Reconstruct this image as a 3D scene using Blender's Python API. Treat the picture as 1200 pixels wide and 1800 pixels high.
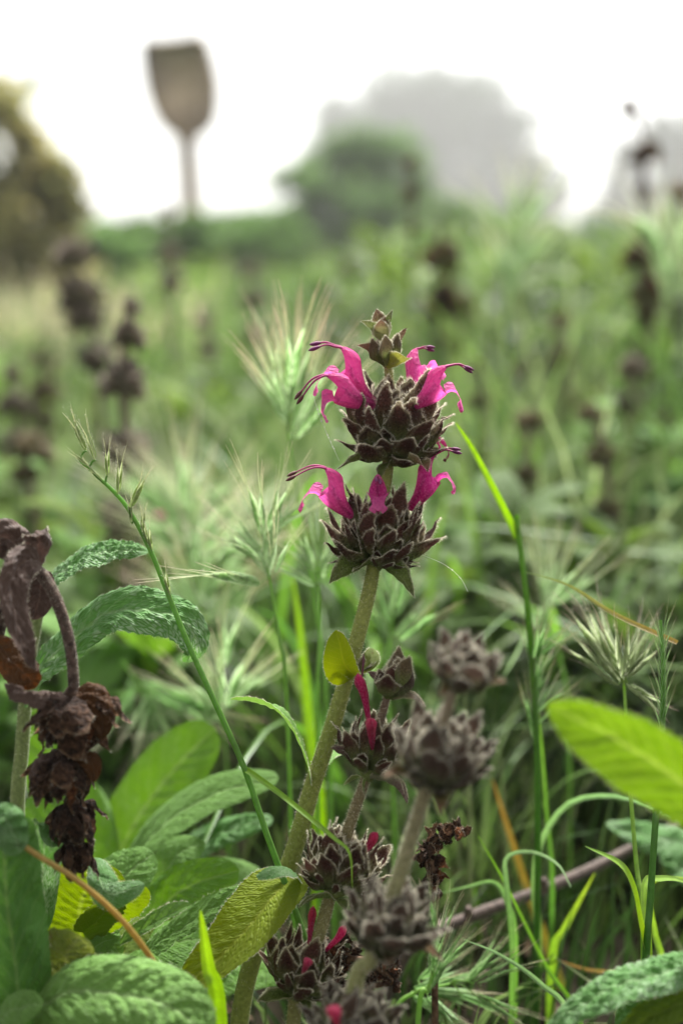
import bpy, math, random
import numpy as np
from mathutils import Matrix, Vector

for _o in list(bpy.data.objects):
    bpy.data.objects.remove(_o)
SC = bpy.context.scene
COL = SC.collection
RNG = np.random.default_rng(7)
random.seed(7)

# ------------------------------------------------------------------ camera
CAM_Z = 0.34
PITCH = math.atan(470 * 0.0004)
LENS, FSTOP, FOCUS = 50.0, 4.5, 0.507
cam_data = bpy.data.cameras.new('camera')
cam_data.sensor_fit = 'HORIZONTAL'
cam_data.sensor_width = 24.0
cam_data.lens = LENS
cam_data.clip_start = 0.01
cam_data.clip_end = 3000
cam_data.dof.use_dof = True
cam_data.dof.focus_distance = FOCUS
cam_data.dof.aperture_fstop = FSTOP
cam = bpy.data.objects.new('camera', cam_data)
COL.objects.link(cam)
cam.location = (0, 0, CAM_Z)
cam.rotation_euler = (math.radians(90) - PITCH, 0, 0)
SC.camera = cam

# ------------------------------------------------------------------ sky, sun, exposure
SUN_EL, SUN_AZ = math.radians(56), math.radians(14)
world = bpy.data.worlds.new('World')
SC.world = world
world.use_nodes = True
_n, _l = world.node_tree.nodes, world.node_tree.links
_n.clear()
_sky = _n.new('ShaderNodeTexSky'); _sky.sky_type = 'NISHITA'
_sky.sun_disc = False
_sky.sun_elevation = SUN_EL
_sky.sun_rotation = SUN_AZ
_sky.air_density = 1.0; _sky.dust_density = 2.0; _sky.ozone_density = 1.0
_hs = _n.new('ShaderNodeHueSaturation'); _hs.inputs['Saturation'].default_value = 0.09
_bg = _n.new('ShaderNodeBackground'); _bg.inputs['Strength'].default_value = 0.05
_wo = _n.new('ShaderNodeOutputWorld')
_l.new(_sky.outputs[0], _hs.inputs['Color']); _l.new(_hs.outputs[0], _bg.inputs[0]); _l.new(_bg.outputs[0], _wo.inputs[0])

sun_data = bpy.data.lights.new('sun', 'SUN')
sun_data.energy = 2.8
sun_data.angle = math.radians(14)
sun_data.color = (1.0, 0.98, 0.95)
sun = bpy.data.objects.new('sun', sun_data)
COL.objects.link(sun)
_sd = Vector((math.sin(SUN_AZ) * math.cos(SUN_EL), math.cos(SUN_AZ) * math.cos(SUN_EL), math.sin(SUN_EL)))
sun.rotation_euler = _sd.to_track_quat('Z', 'Y').to_euler()
sun.location = _sd * 5

SC.view_settings.view_transform = 'Standard'
SC.view_settings.look = 'None'
SC.view_settings.gamma = 1.0
SC.view_settings.exposure = 2.36
SC.render.engine = 'CYCLES'
cy = SC.cycles
cy.use_denoising = True
cy.max_bounces = 8
cy.diffuse_bounces = 4
cy.glossy_bounces = 2
cy.transmission_bounces = 6
cy.volume_bounces = 1
cy.transparent_max_bounces = 8
cy.caustics_reflective = False
cy.caustics_refractive = False

# ------------------------------------------------------------------ maths helpers
FWD = np.array([0, math.cos(PITCH), -math.sin(PITCH)])
UPV = np.array([0, math.sin(PITCH), math.cos(PITCH)])
RGT = np.array([1.0, 0, 0])
CAMP = np.array([0, 0, CAM_Z])
Z = np.array([0, 0, 1.0])

def P(px, py, d):
    """point in the place seen at photo pixel px, py and d metres along the view axis"""
    return CAMP + FWD * d + RGT * ((px - 600) * 0.0004 * d) - UPV * ((py - 900) * 0.0004 * d)

def CV(r, u, t):
    v = RGT * r + UPV * u - FWD * t
    return v / np.linalg.norm(v)

def unit(v):
    v = np.asarray(v, float)
    return v / (np.linalg.norm(v, axis=-1, keepdims=True) + 1e-12)

def catmull(pts, n):
    pts = np.asarray(pts, float)
    if len(pts) == 2:
        return pts[0] + (pts[1] - pts[0]) * np.linspace(0, 1, n)[:, None]
    p = np.vstack([2 * pts[0] - pts[1], pts, 2 * pts[-1] - pts[-2]])
    m = len(pts) - 1
    t = np.linspace(0, m, n)
    i = np.minimum(t.astype(int), m - 1)
    f = (t - i)[:, None]
    a, b, c, d = p[i], p[i + 1], p[i + 2], p[i + 3]
    return 0.5 * (2 * b + (c - a) * f + (2 * a - 5 * b + 4 * c - d) * f**2 + (3 * b - a - 3 * c + d) * f**3)

def frames(path, hint=None):
    T = unit(np.gradient(path, axis=0))
    if hint is None:
        hint = np.array([0.3, -1, 0.2])
    N = np.zeros_like(T)
    n = hint
    for i in range(len(T)):
        n = n - T[i] * np.dot(n, T[i])
        n = n / (np.linalg.norm(n) + 1e-12)
        N[i] = n
    return T, N, np.cross(T, N)

def mat_from(loc, zdir, xhint, s=1.0):
    z = unit(zdir); x = np.asarray(xhint, float) - z * np.dot(xhint, z); x = unit(x); y = np.cross(z, x)
    if np.isscalar(s): s = (s, s, s)
    M = np.eye(4); M[:3, 0] = x * s[0]; M[:3, 1] = y * s[1]; M[:3, 2] = z * s[2]; M[:3, 3] = loc
    return Matrix(M.tolist())

def smooth(a, b, x):
    t = np.clip((x - a) / (b - a), 0, 1)
    return t * t * (3 - 2 * t)

# ------------------------------------------------------------------ mesh builder
class MB:
    def __init__(s):
        s.v, s.f3, s.f4, s.c, s.uv, s.m3, s.m4, s.n = [], [], [], [], [], [], [], 0
    def add(s, verts, quads=None, tris=None, col=(0.5, 0.5, 0.5), uv=None, mat=0):
        verts = np.asarray(verts, float).reshape(-1, 3); k = len(verts)
        col = np.asarray(col, float)
        if col.ndim == 1: col = np.tile(col, (k, 1))
        s.v.append(verts); s.c.append(col[:, :3])
        s.uv.append(np.zeros((k, 3)) if uv is None else np.asarray(uv, float))
        if quads is not None and len(quads):
            q = np.asarray(quads, int) + s.n; s.f4.append(q); s.m4.append(np.full(len(q), mat))
        if tris is not None and len(tris):
            t = np.asarray(tris, int) + s.n; s.f3.append(t); s.m3.append(np.full(len(t), mat))
        s.n += k
    def grid(s, pts, closed=False, col=(0.5, 0.5, 0.5), uv=None, mat=0):
        """pts (A,B,3): rows along, columns across"""
        A, B = pts.shape[:2]
        j = np.arange(B if closed else B - 1); i = np.arange(A - 1)
        I, J = np.meshgrid(i, j, indexing='ij'); J2 = (J + 1) % B
        q = np.stack([I * B + J, I * B + J2, (I + 1) * B + J2, (I + 1) * B + J], -1).reshape(-1, 4)
        col = np.asarray(col, float)
        if col.ndim == 3: col = col.reshape(-1, 3)
        s.add(pts.reshape(-1, 3), quads=q, col=col, uv=None if uv is None else uv.reshape(-1, 3), mat=mat)
    def tube(s, ctrl, radii, n=24, seg=8, col=(0.2, 0.3, 0.1), col2=None, hint=None, flat=1.0, mat=0, ribs=0):
        path = catmull(ctrl, n) if len(ctrl) != n else np.asarray(ctrl, float)
        T, N, B = frames(path, hint)
        r = np.interp(np.linspace(0, 1, len(path)), np.linspace(0, 1, len(radii)), radii)
        a = np.linspace(0, 2 * np.pi, seg, endpoint=False)
        rr = r[:, None] * (1 + ribs * np.cos(4 * a)[None, :])
        pts = path[:, None, :] + (N[:, None, :] * (np.cos(a) * flat)[None, :, None] + B[:, None, :] * np.sin(a)[None, :, None]) * rr[..., None]
        c = np.asarray(col, float)
        if col2 is not None:
            t = np.linspace(0, 1, len(path))[:, None, None]
            c = (c * (1 - t) + np.asarray(col2, float) * t) * np.ones((1, seg, 1))
        s.grid(pts, closed=True, col=c if c.ndim == 3 else col, mat=mat)
        for e, p in ((0, path[0]), (len(path) - 1, path[-1])):
            ring = pts[e]; cc = c[e] if c.ndim == 3 else np.tile(c, (seg, 1))
            s.add(np.vstack([ring, p[None]]), tris=[(k, (k + 1) % seg, seg) for k in range(seg)], col=np.vstack([cc, cc[:1]]), mat=mat)
        return path
    def hairs(s, pts, dirs, length, width=0.00007, col=(0.80, 0.75, 0.60), mat=1, rng=RNG, lean=0.35):
        k = len(pts)
        d = unit(unit(dirs) + rng.normal(0, lean, (k, 3)))
        side = unit(np.cross(d, rng.normal(0, 1, (k, 3))))
        L = length * rng.uniform(0.5, 1.25, (k, 1))
        v = np.stack([pts - side * width / 2, pts + side * width / 2, pts + d * L], 1)
        s.add(v.reshape(-1, 3), tris=np.arange(k * 3).reshape(-1, 3), col=col, mat=mat)
    def mesh(s, name, mats, offset=None, smooth_shade=True):
        v = np.vstack(s.v)
        if offset is not None: v = v - offset
        f4 = np.vstack(s.f4) if s.f4 else np.zeros((0, 4), int)
        f3 = np.vstack(s.f3) if s.f3 else np.zeros((0, 3), int)
        mi = np.concatenate((s.m4 + s.m3)) if (s.m4 or s.m3) else np.zeros(0)
        me = bpy.data.meshes.new(name)
        me.vertices.add(len(v)); me.vertices.foreach_set('co', v.astype(np.float32).ravel())
        nl = len(f4) * 4 + len(f3) * 3
        me.loops.add(nl); me.loops.foreach_set('vertex_index', np.concatenate([f4.ravel(), f3.ravel()]).astype(np.int32))
        nf = len(f4) + len(f3); me.polygons.add(nf)
        ls = np.concatenate([np.arange(len(f4)) * 4, len(f4) * 4 + np.arange(len(f3)) * 3]).astype(np.int32)
        me.polygons.foreach_set('loop_start', ls)
        me.polygons.foreach_set('material_index', mi.astype(np.int32))
        me.polygons.foreach_set('use_smooth', np.full(nf, smooth_shade))
        c = np.ones((len(v), 4), np.float32); c[:, :3] = np.vstack(s.c)
        a = me.attributes.new('Col', 'FLOAT_COLOR', 'POINT'); a.data.foreach_set('color', c.ravel())
        a = me.attributes.new('luv', 'FLOAT_VECTOR', 'POINT'); a.data.foreach_set('vector', np.vstack(s.uv).astype(np.float32).ravel())
        for m in mats: me.materials.append(m)
        me.update(); me.validate()
        return me

# ------------------------------------------------------------------ scene-object helpers
WM = {}
def thing(name, label, cat, base, group=None):
    o = bpy.data.objects.new(name, None); COL.objects.link(o)
    o.empty_display_size = 0.01
    o.location = [float(x) for x in base]; WM[o] = Matrix.Translation(o.location)
    o['label'] = label; o['category'] = cat
    if group: o['group'] = group
    return o

def part(parent, name, me, M=None):
    """M = world matrix of the part; None = mesh is in world coordinates"""
    o = bpy.data.objects.new(name, me); COL.objects.link(o)
    o.parent = parent
    M = Matrix.Identity(4) if M is None else M
    o.matrix_basis = WM[parent].inverted() @ M
    WM[o] = M
    return o

def built(parent, name, mb, mats):
    """mesh of world coordinates, its origin set to the middle of the piece"""
    v = np.vstack(mb.v); off = v.mean(0)
    return part(parent, name, mb.mesh(name, mats, offset=off), Matrix.Translation([float(x) for x in off]))

def lone(name, label, cat, mb, mats, group=None, kind=None):
    v = np.vstack(mb.v); off = v.mean(0); off[2] = v[:, 2].min()
    o = bpy.data.objects.new(name, mb.mesh(name, mats, offset=off)); COL.objects.link(o)
    o.location = [float(x) for x in off]
    if label: o['label'] = label
    if cat: o['category'] = cat
    if group: o['group'] = group
    if kind: o['kind'] = kind
    return o

# ------------------------------------------------------------------ materials
class NT:
    def __init__(s, name):
        s.m = bpy.data.materials.new(name); s.m.use_nodes = True
        s.t = s.m.node_tree; s.t.nodes.clear()
        s.out = s.t.nodes.new('ShaderNodeOutputMaterial')
    def n(s, typ, **kw):
        o = s.t.nodes.new(typ)
        for k, v in kw.items():
            if k.startswith('i_'):
                key = k[2:].replace('_', ' ')
                o.inputs[int(key) if key.isdigit() else key].default_value = v
            else: setattr(o, k, v)
        return o
    def l(s, a, b): s.t.links.new(a, b)
    def math(s, op, a, b=None, c=None):
        o = s.t.nodes.new('ShaderNodeMath'); o.operation = op
        for i, x in enumerate((a, b, c)):
            if x is None: continue
            if isinstance(x, (int, float)): o.inputs[i].default_value = x
            else: s.l(x, o.inputs[i])
        return o.outputs[0]
    def mixc(s, f, a, b, mode='MIX'):
        o = s.t.nodes.new('ShaderNodeMix'); o.data_type = 'RGBA'; o.blend_type = mode
        for sock, x in ((o.inputs[0], f), (o.inputs[6], a), (o.inputs[7], b)):
            if isinstance(x, (int, float)): sock.default_value = x
            elif isinstance(x, tuple): sock.default_value = (*x[:3], 1)
            else: s.l(x, sock)
        return o.outputs[2]
    def noise(s, scale, detail=3, vec=None, rough=0.55):
        o = s.n('ShaderNodeTexNoise', i_Scale=scale, i_Detail=detail, i_Roughness=rough)
        if vec is not None: s.l(vec, o.inputs['Vector'])
        return o.outputs['Fac']

def finish(b, colour, rough, trans, tcol=None, sheen=0.0, bump=None, bump_d=0.0005, bump_s=0.5, spec=0.3, sheen_tint=(1, 1, 1), sheen_rough=0.4):
    pr = b.n('ShaderNodeBsdfPrincipled', i_Roughness=rough)
    pr.inputs['Specular IOR Level'].default_value = spec
    pr.inputs['Sheen Weight'].default_value = sheen
    pr.inputs['Sheen Roughness'].default_value = sheen_rough
    pr.inputs['Sheen Tint'].default_value = (*sheen_tint, 1)
    b.l(colour, pr.inputs['Base Color'])
    if bump is not None:
        bp = b.n('ShaderNodeBump', i_Strength=bump_s, i_Distance=bump_d)
        b.l(bump, bp.inputs['Height']); b.l(bp.outputs[0], pr.inputs['Normal'])
    if trans > 0:
        tr = b.n('ShaderNodeBsdfTranslucent')
        b.l(tcol if tcol is not None else colour, tr.inputs['Color'])
        mx = b.n('ShaderNodeMixShader', i_0=trans)
        b.l(pr.outputs[0], mx.inputs[1]); b.l(tr.outputs[0], mx.inputs[2]); b.l(mx.outputs[0], b.out.inputs[0])
    else:
        b.l(pr.outputs[0], b.out.inputs[0])
    return b.m

def mat_vcol(name, rough=0.6, trans=0.0, sheen=0.0, tboost=1.0, nscale=900, nmix=0.25, bump_d=0.0002, spec=0.3, sat=1.0):
    b = NT(name)
    at = b.n('ShaderNodeAttribute', attribute_name='Col').outputs['Color']
    co = b.n('ShaderNodeTexCoord').outputs['Object']
    nz = b.noise(nscale, 4, co)
    dk = b.mixc(1.0, at, (1 - nmix * 1.2,) * 3, 'MULTIPLY')
    lt = b.mixc(1.0, at, (1 + nmix,) * 3, 'MULTIPLY')
    ct = b.n('ShaderNodeMapRange', i_1=0.3, i_2=0.7); b.l(nz, ct.inputs[0])
    c = b.mixc(ct.outputs[0], dk, lt)
    tc = None
    if trans > 0:
        hs = b.n('ShaderNodeHueSaturation', i_Saturation=sat, i_Value=tboost); b.l(c, hs.inputs['Color']); tc = hs.outputs[0]
    return finish(b, c, rough, trans, tc, sheen, nz, bump_d, 0.6, spec)

def mat_leaf(name, col, col2, vein, trans=0.4, tboost=1.5, sheen=0.25, frost=0.0, cell=620, nveins=11, bump=0.0007, rough=0.6, spots=0.0):
    b = NT(name)
    at = b.n('ShaderNodeAttribute', attribute_name='luv')
    sp = b.n('ShaderNodeSeparateXYZ'); b.l(at.outputs['Vector'], sp.inputs[0])
    u, v, w = sp.outputs[0], sp.outputs[1], sp.outputs[2]
    co = b.n('ShaderNodeTexCoord').outputs['Object']
    au = b.math('ABSOLUTE', u)
    wob = b.math('MULTIPLY', b.math('SUBTRACT', b.noise(120, 2, co), 0.5), 0.5)
    mid = b.n('ShaderNodeMapRange', i_1=0.02, i_2=0.09, i_3=1.0, i_4=0.0); b.l(au, mid.inputs[0])
    ph = b.math('FRACT', b.math('ADD', b.math('SUBTRACT', b.math('MULTIPLY', v, nveins), b.math('MULTIPLY', au, 2.2)), wob))
    sv = b.math('ABSOLUTE', b.math('SUBTRACT', ph, 0.5))
    svm = b.n('ShaderNodeMapRange', i_1=0.0, i_2=0.09, i_3=1.0, i_4=0.0); b.l(sv, svm.inputs[0])
    vm = b.math('MAXIMUM', mid.outputs[0], b.math('MULTIPLY', svm.outputs[0], 0.55))
    pc = b.n('ShaderNodeCombineXYZ'); phr = b.math('ADD', b.math('SUBTRACT', b.math('MULTIPLY', v, nveins), b.math('MULTIPLY', au, 2.2)), wob)
    b.l(b.math('MULTIPLY', phr, 3.2), pc.inputs[0]); b.l(b.math('MULTIPLY', u, cell / 85), pc.inputs[1])
    vo = b.n('ShaderNodeTexVoronoi', voronoi_dimensions='2D', feature='DISTANCE_TO_EDGE', i_Scale=1.0); b.l(pc.outputs[0], vo.inputs['Vector'])
    vq = b.n('ShaderNodeMapRange', i_1=0.0, i_2=0.35, interpolation_type='SMOOTHSTEP'); b.l(vo.outputs['Distance'], vq.inputs[0])
    vd = b.math('SUBTRACT', 1.0, vq.outputs[0])
    n1 = b.noise(70, 4, co)
    c = b.mixc(n1, col, col2)
    nb = b.n('ShaderNodeMapRange', i_1=0.35, i_2=0.7); b.l(b.noise(25, 3, co), nb.inputs[0])
    c = b.mixc(b.math('MULTIPLY', nb.outputs[0], 0.4), c, tuple(x * 0.62 for x in col))
    c = b.mixc(b.math('MULTIPLY', vm, 0.6), c, vein)
    if frost > 0:
        fr = b.n('ShaderNodeMapRange', i_1=0.9, i_2=0.2, i_3=0.0, i_4=frost); b.l(vd, fr.inputs[0])
        fn = b.n('ShaderNodeMapRange', i_1=0.42, i_2=0.62); b.l(b.noise(110, 3, co), fn.inputs[0])
        c = b.mixc(b.math('MULTIPLY', fr.outputs[0], fn.outputs[0]), c, (0.55, 0.62, 0.5))
    if spots > 0:
        sn = b.n('ShaderNodeMapRange', i_1=0.62, i_2=0.72, i_3=0.0, i_4=spots); b.l(b.noise(300, 3, co), sn.inputs[0])
        c = b.mixc(sn.outputs[0], c, (0.12, 0.07, 0.025))
    hgt = b.math('SUBTRACT', b.math('MULTIPLY', b.math('SUBTRACT', 1.0, vd), 0.8), b.math('MULTIPLY', vm, 1.6))
    hs = b.n('ShaderNodeHueSaturation', i_Hue=0.485, i_Saturation=1.12, i_Value=tboost); b.l(c, hs.inputs['Color'])
    return finish(b, c, rough, trans, hs.outputs[0], sheen, hgt, bump, 0.5, 0.18)

M_HAIR = mat_vcol('pale_hairs', 0.6, 0.45, 0, 1.0, 50, 0.0)
M_STEM = mat_vcol('hairy_stem', 0.65, 0.0, 0.04, 1.0, 700, 0.25, spec=.12)
M_CALYX = mat_vcol('calyx', 0.65, 0.14, 0.02, 1.8, 34, 0.5, bump_d=.02, spec=.08)
M_DRYC = mat_vcol('dry_calyx', 0.7, 0.15, 0.03, 2.4, 11, 0.75, bump_d=0.05, spec=.12)
M_PETAL = mat_vcol('petal', 0.5, 0.5, 0.05, 1.25, 500, 0.16, spec=0.3, sat=1.05)
def mat_petal():
    b = NT('veined_petal')
    at = b.n('ShaderNodeAttribute', attribute_name='Col').outputs['Color']
    co = b.n('ShaderNodeTexCoord').outputs['Object']
    mp = b.n('ShaderNodeMapping'); mp.inputs['Scale'].default_value = (26, 26, 2.2); b.l(co, mp.inputs['Vector'])
    st = b.noise(1.0, 3, mp.outputs[0]); fine = b.noise(28, 3, co)
    k = b.n('ShaderNodeMapRange', i_1=0.53, i_2=0.66, i_3=0.0, i_4=0.5); b.l(st, k.inputs[0])
    c = b.mixc(k.outputs[0], at, b.mixc(1.0, at, (0.48, 0.25, 0.45), 'MULTIPLY'))
    k2 = b.n('ShaderNodeMapRange', i_1=0.45, i_2=0.75, i_3=0.0, i_4=0.5); b.l(fine, k2.inputs[0])
    c = b.mixc(k2.outputs[0], c, (0.80, 0.22, 0.48))
    hs = b.n('ShaderNodeHueSaturation', i_Saturation=1.0, i_Value=1.2); b.l(c, hs.inputs['Color'])
    return finish(b, c, 0.5, 0.5, hs.outputs[0], 0.08, st, 0.012, 0.5, 0.25)
M_PETAL = mat_petal()
M_STAMEN = mat_vcol('stamen', 0.5, 0.1, 0.1, 1.2, 900, 0.3)
M_DRY = mat_vcol('dry_plant', 0.7, 0.15, 0.03, 2.4, 420, 0.6, bump_d=0.0006, spec=.12)
M_GRASS = mat_vcol('grass_blade', 0.38, 0.42, 0.0, 1.5, 350, 0.14, spec=0.4, sat=1.1)
M_HEAD = mat_vcol('grass_head', 0.5, 0.5, 0.1, 1.4, 18, 0.25)
M_FIELD = mat_vcol('meadow_grass', 0.36, 0.42, 0.0, 1.5, 6, 0.2, spec=.45)
M_HERB = mat_vcol('herb_leaves', 0.55, 0.42, 0.0, 1.4, 6, 0.2, spec=.15)
M_OCHRE = mat_vcol('ochre_leaves', 0.6, 0.6, 0.0, 1.5, 2, 0.25, spec=.15)
M_TREE = mat_vcol('tree_leaves', 0.6, 0.45, 0.0, 1.4, 2, 0.25)
M_BARK = mat_vcol('bark', 0.85, 0, 0, 1, 60, 0.4, bump_d=0.004)
M_TWIG = mat_vcol('twig_bark', 0.8, 0, 0.2, 1, 500, 0.45, bump_d=0.0006)
M_WEB = mat_vcol('web_silk', 0.35, 0.4, 0, 1.0, 50, 0.0)

ML_DARK = mat_leaf('sage_leaf_dark', (0.062, 0.165, 0.032), (0.095, 0.22, 0.048), (0.15, 0.25, 0.08), 0.24, 1.6, 0.05, 0.0, bump=.0014)
ML_MID = mat_leaf('sage_leaf_green', (0.098, 0.23, 0.026), (0.142, 0.30, 0.040), (0.20, 0.31, 0.09), 0.34, 1.5, 0.06, 0.06)
ML_SOFT = mat_leaf('sage_leaf_soft', (0.125, 0.255, 0.050), (0.175, 0.325, 0.078), (0.24, 0.35, 0.14), 0.32, 1.4, 0.06, 0.0, bump=.0012)
ML_FROST = mat_leaf('sage_leaf_frosted', (0.085, 0.22, 0.050), (0.13, 0.29, 0.075), (0.26, 0.38, 0.18), 0.3, 1.4, 0.15, 0.35, 620, bump=.0016)
ML_YEL = mat_leaf('sage_leaf_yellow', (0.19, 0.27, 0.016), (0.27, 0.34, 0.022), (0.32, 0.36, 0.05), 0.58, 1.25, 0.02, 0.0, spots=0.08, bump=0.0008)
ML_LIME = mat_leaf('sage_leaf_lime', (0.12, 0.19, 0.018), (0.145, 0.23, 0.026), (0.20, 0.27, 0.05), 0.5, 1.1, 0.02, 0.0, bump=.0008)
ML_TENDER = mat_leaf('sage_leaf_tender', (0.080, 0.165, 0.020), (0.115, 0.21, 0.026), (0.22, 0.30, 0.07), 0.5, 1.2, 0.02, 0.0, bump=.0008, spots=.12)
ML_OLD = mat_leaf('sage_leaf_mottled', (0.09, 0.15, 0.03), (0.22, 0.24, 0.04), (0.2, 0.22, 0.07), 0.3, 1.4, 0.06, 0.1, spots=0.6, bump=.0014)
ML_DEAD = mat_leaf('withered_leaf', (0.066, 0.040, 0.030), (0.115, 0.076, 0.058), (0.15, 0.10, 0.075), 0.10, 1.6, 0.10, 0.0, 300, 7, 0.0010)
ML_RUST = mat_leaf('rusty_leaf', (0.060, 0.028, 0.010), (0.115, 0.050, 0.015), (0.08, 0.045, 0.025), 0.25, 1.5, 0.03, 0.0, 300, 7, 0.0016)
ML_BACK = mat_leaf('distant_leaf', (0.060, 0.12, 0.022), (0.11, 0.18, 0.04), (0.16, 0.23, 0.08), 0.35, 1.4, 0.02, 0.0, rough=.4)

# ------------------------------------------------------------------ plant piece generators
def puckers(x, y, cell, r):
    gx_, gy_ = x / cell, y / cell
    ix, iy = np.floor(gx_).astype(int), np.floor(gy_).astype(int)
    tab = r.random((64, 64, 2))
    f1 = np.full(x.shape, 9.0); f2 = np.full(x.shape, 9.0)
    for dx in (-1, 0, 1):
        for dy in (-1, 0, 1):
            j = tab[(ix + dx) % 64, (iy + dy) % 64]
            dd = np.hypot(gx_ - ix - dx - j[..., 0], gy_ - iy - dy - j[..., 1])
            f2 = np.minimum(f2, np.maximum(f1, dd)); f1 = np.minimum(f1, dd)
    return np.clip((f2 - f1) * 1.6, 0, 1)

def leaf_mb(spine, width, hint, fold=0.15, curl=-0.15, bul=0.0006, serr=0.03, nserr=26, nu=14, nv=70, seed=1,
            ea=0.5, eb=0.6, twist=0.0, ruffle=0.0, petiole=0.0, mb=None, mat=0, wave=0.0):
    r = np.random.default_rng(seed)
    path = catmull(spine, nv)
    T, N, B = frames(path, np.asarray(hint, float))
    v = np.linspace(0, 1, nv)
    vv = np.clip((v - petiole) / (1 - petiole), 0, 1)
    w = (vv + 1e-6)**ea * (1 - vv + 1e-6)**eb
    w = w / w.max() * width / 2
    w = np.maximum(w, 0.0009 * (v < 0.9))
    w[-1] = 0.0002
    tw = twist * v
    Nn = N * np.cos(tw)[:, None] + B * np.sin(tw)[:, None]
    Bn = B * np.cos(tw)[:, None] - N * np.sin(tw)[:, None]
    u = np.linspace(-1, 1, nu * 2 + 1)
    se = 1 + serr * np.abs(np.sin(v * np.pi * nserr))[:, None] * (np.abs(u)[None] ** 6)
    lat = u[None] * w[:, None] * se
    side = np.sign(u)[None]
    ph = v[:, None] * 11 - np.abs(u)[None] * 2.2
    L = np.linalg.norm(np.diff(path, axis=0), axis=1).sum()
    mask = smooth(0, 0.18, vv)[:, None] * smooth(0, 0.12, 1 - vv)[:, None]
    h = fold * w[:, None] * np.abs(u)[None] + curl * w[:, None] * np.abs(u)[None]**3
    h = h + bul * mask * (np.abs(np.sin(np.pi * ph)) - 0.5) * (1 - np.abs(u)[None]**4)
    rz = np.zeros_like(h)
    for k in range(10):
        f1, f2, p = r.uniform(3, 30) , r.uniform(1, 8), r.uniform(0, 6.28)
        rz += np.sin(f1 * v[:, None] + f2 * u[None] + p) / 10
    h = h + bul * 2.0 * mask * rz
    h = h + bul * 1.1 * mask * puckers(ph * 1.6 + 20, u[None] * 4.5 + 20 + 0 * ph, 1.0, r)
    for s_ in (-1, 1):
        p = r.uniform(0, 6.28)
        h = h + ruffle * width * (np.sin(v[:, None] * 17 + p) + 0.6 * np.sin(v[:, None] * 31 + 2 * p)) * np.clip(s_ * u[None], 0, 1)**2 * mask
    pts = path[:, None] + Bn[:, None] * lat[..., None] + Nn[:, None] * h[..., None]
    if wave: pts = pts + Nn[:, None] * (wave * np.sin(v * 9 + seed))[:, None, None]
    uv = np.stack([np.broadcast_to(u[None], h.shape), np.broadcast_to(v[:, None], h.shape), np.full(h.shape, L)], -1)
    mb = mb or MB()
    mb.grid(pts, uv=uv, mat=mat)
    mb._path, mb._pts, mb._N = path, pts, Nn
    return mb

def leaf(parent, px_spine, wpx, hint, material, **kw):
    """px_spine = list of (px, py, d); width in photo pixels at the middle"""
    sp = [P(*q) for q in px_spine]
    d = np.mean([q[2] for q in px_spine])
    nm = kw.pop('name', 'leaf')
    hair = kw.pop('hair', 0)
    mb = leaf_mb(sp, wpx * 0.0004 * d, CV(*hint), **kw)
    if hair:
        p = mb._pts; i = RNG.integers(3, p.shape[0] - 1, hair); e = RNG.integers(0, 2, hair) * (p.shape[1] - 1)
        q = p[i, e] + (p[i - 1, e] - p[i, e]) * RNG.uniform(0, 1, (hair, 1))
        mb.hairs(q, q - mb._path[i], 0.0008, 0.00009)
    return built(parent, nm, mb, [material, M_HAIR])

def stem_mb(ctrl, radii, n=60, seg=10, col=(0.17, 0.19, 0.06), col2=None, hair=0, hl=0.0011, ribs=0.07):
    mb = MB()
    path = mb.tube(ctrl, radii, n=n, seg=seg, col=col, col2=col2, ribs=ribs)
    if hair:
        T, N, B = frames(path)
        r = np.interp(np.linspace(0, 1, n), np.linspace(0, 1, len(radii)), radii)
        f = RNG.uniform(0, n - 1.01, hair); i = f.astype(int); g = (f - i)[:, None]
        a = RNG.uniform(0, 2 * np.pi, hair)[:, None]
        nd = N[i] * np.cos(a) + B[i] * np.sin(a)
        mb.hairs(path[i] * (1 - g) + path[i + 1] * g + nd * r[i][:, None] * 0.97, nd, hl, 0.00008)
    return mb

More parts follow.
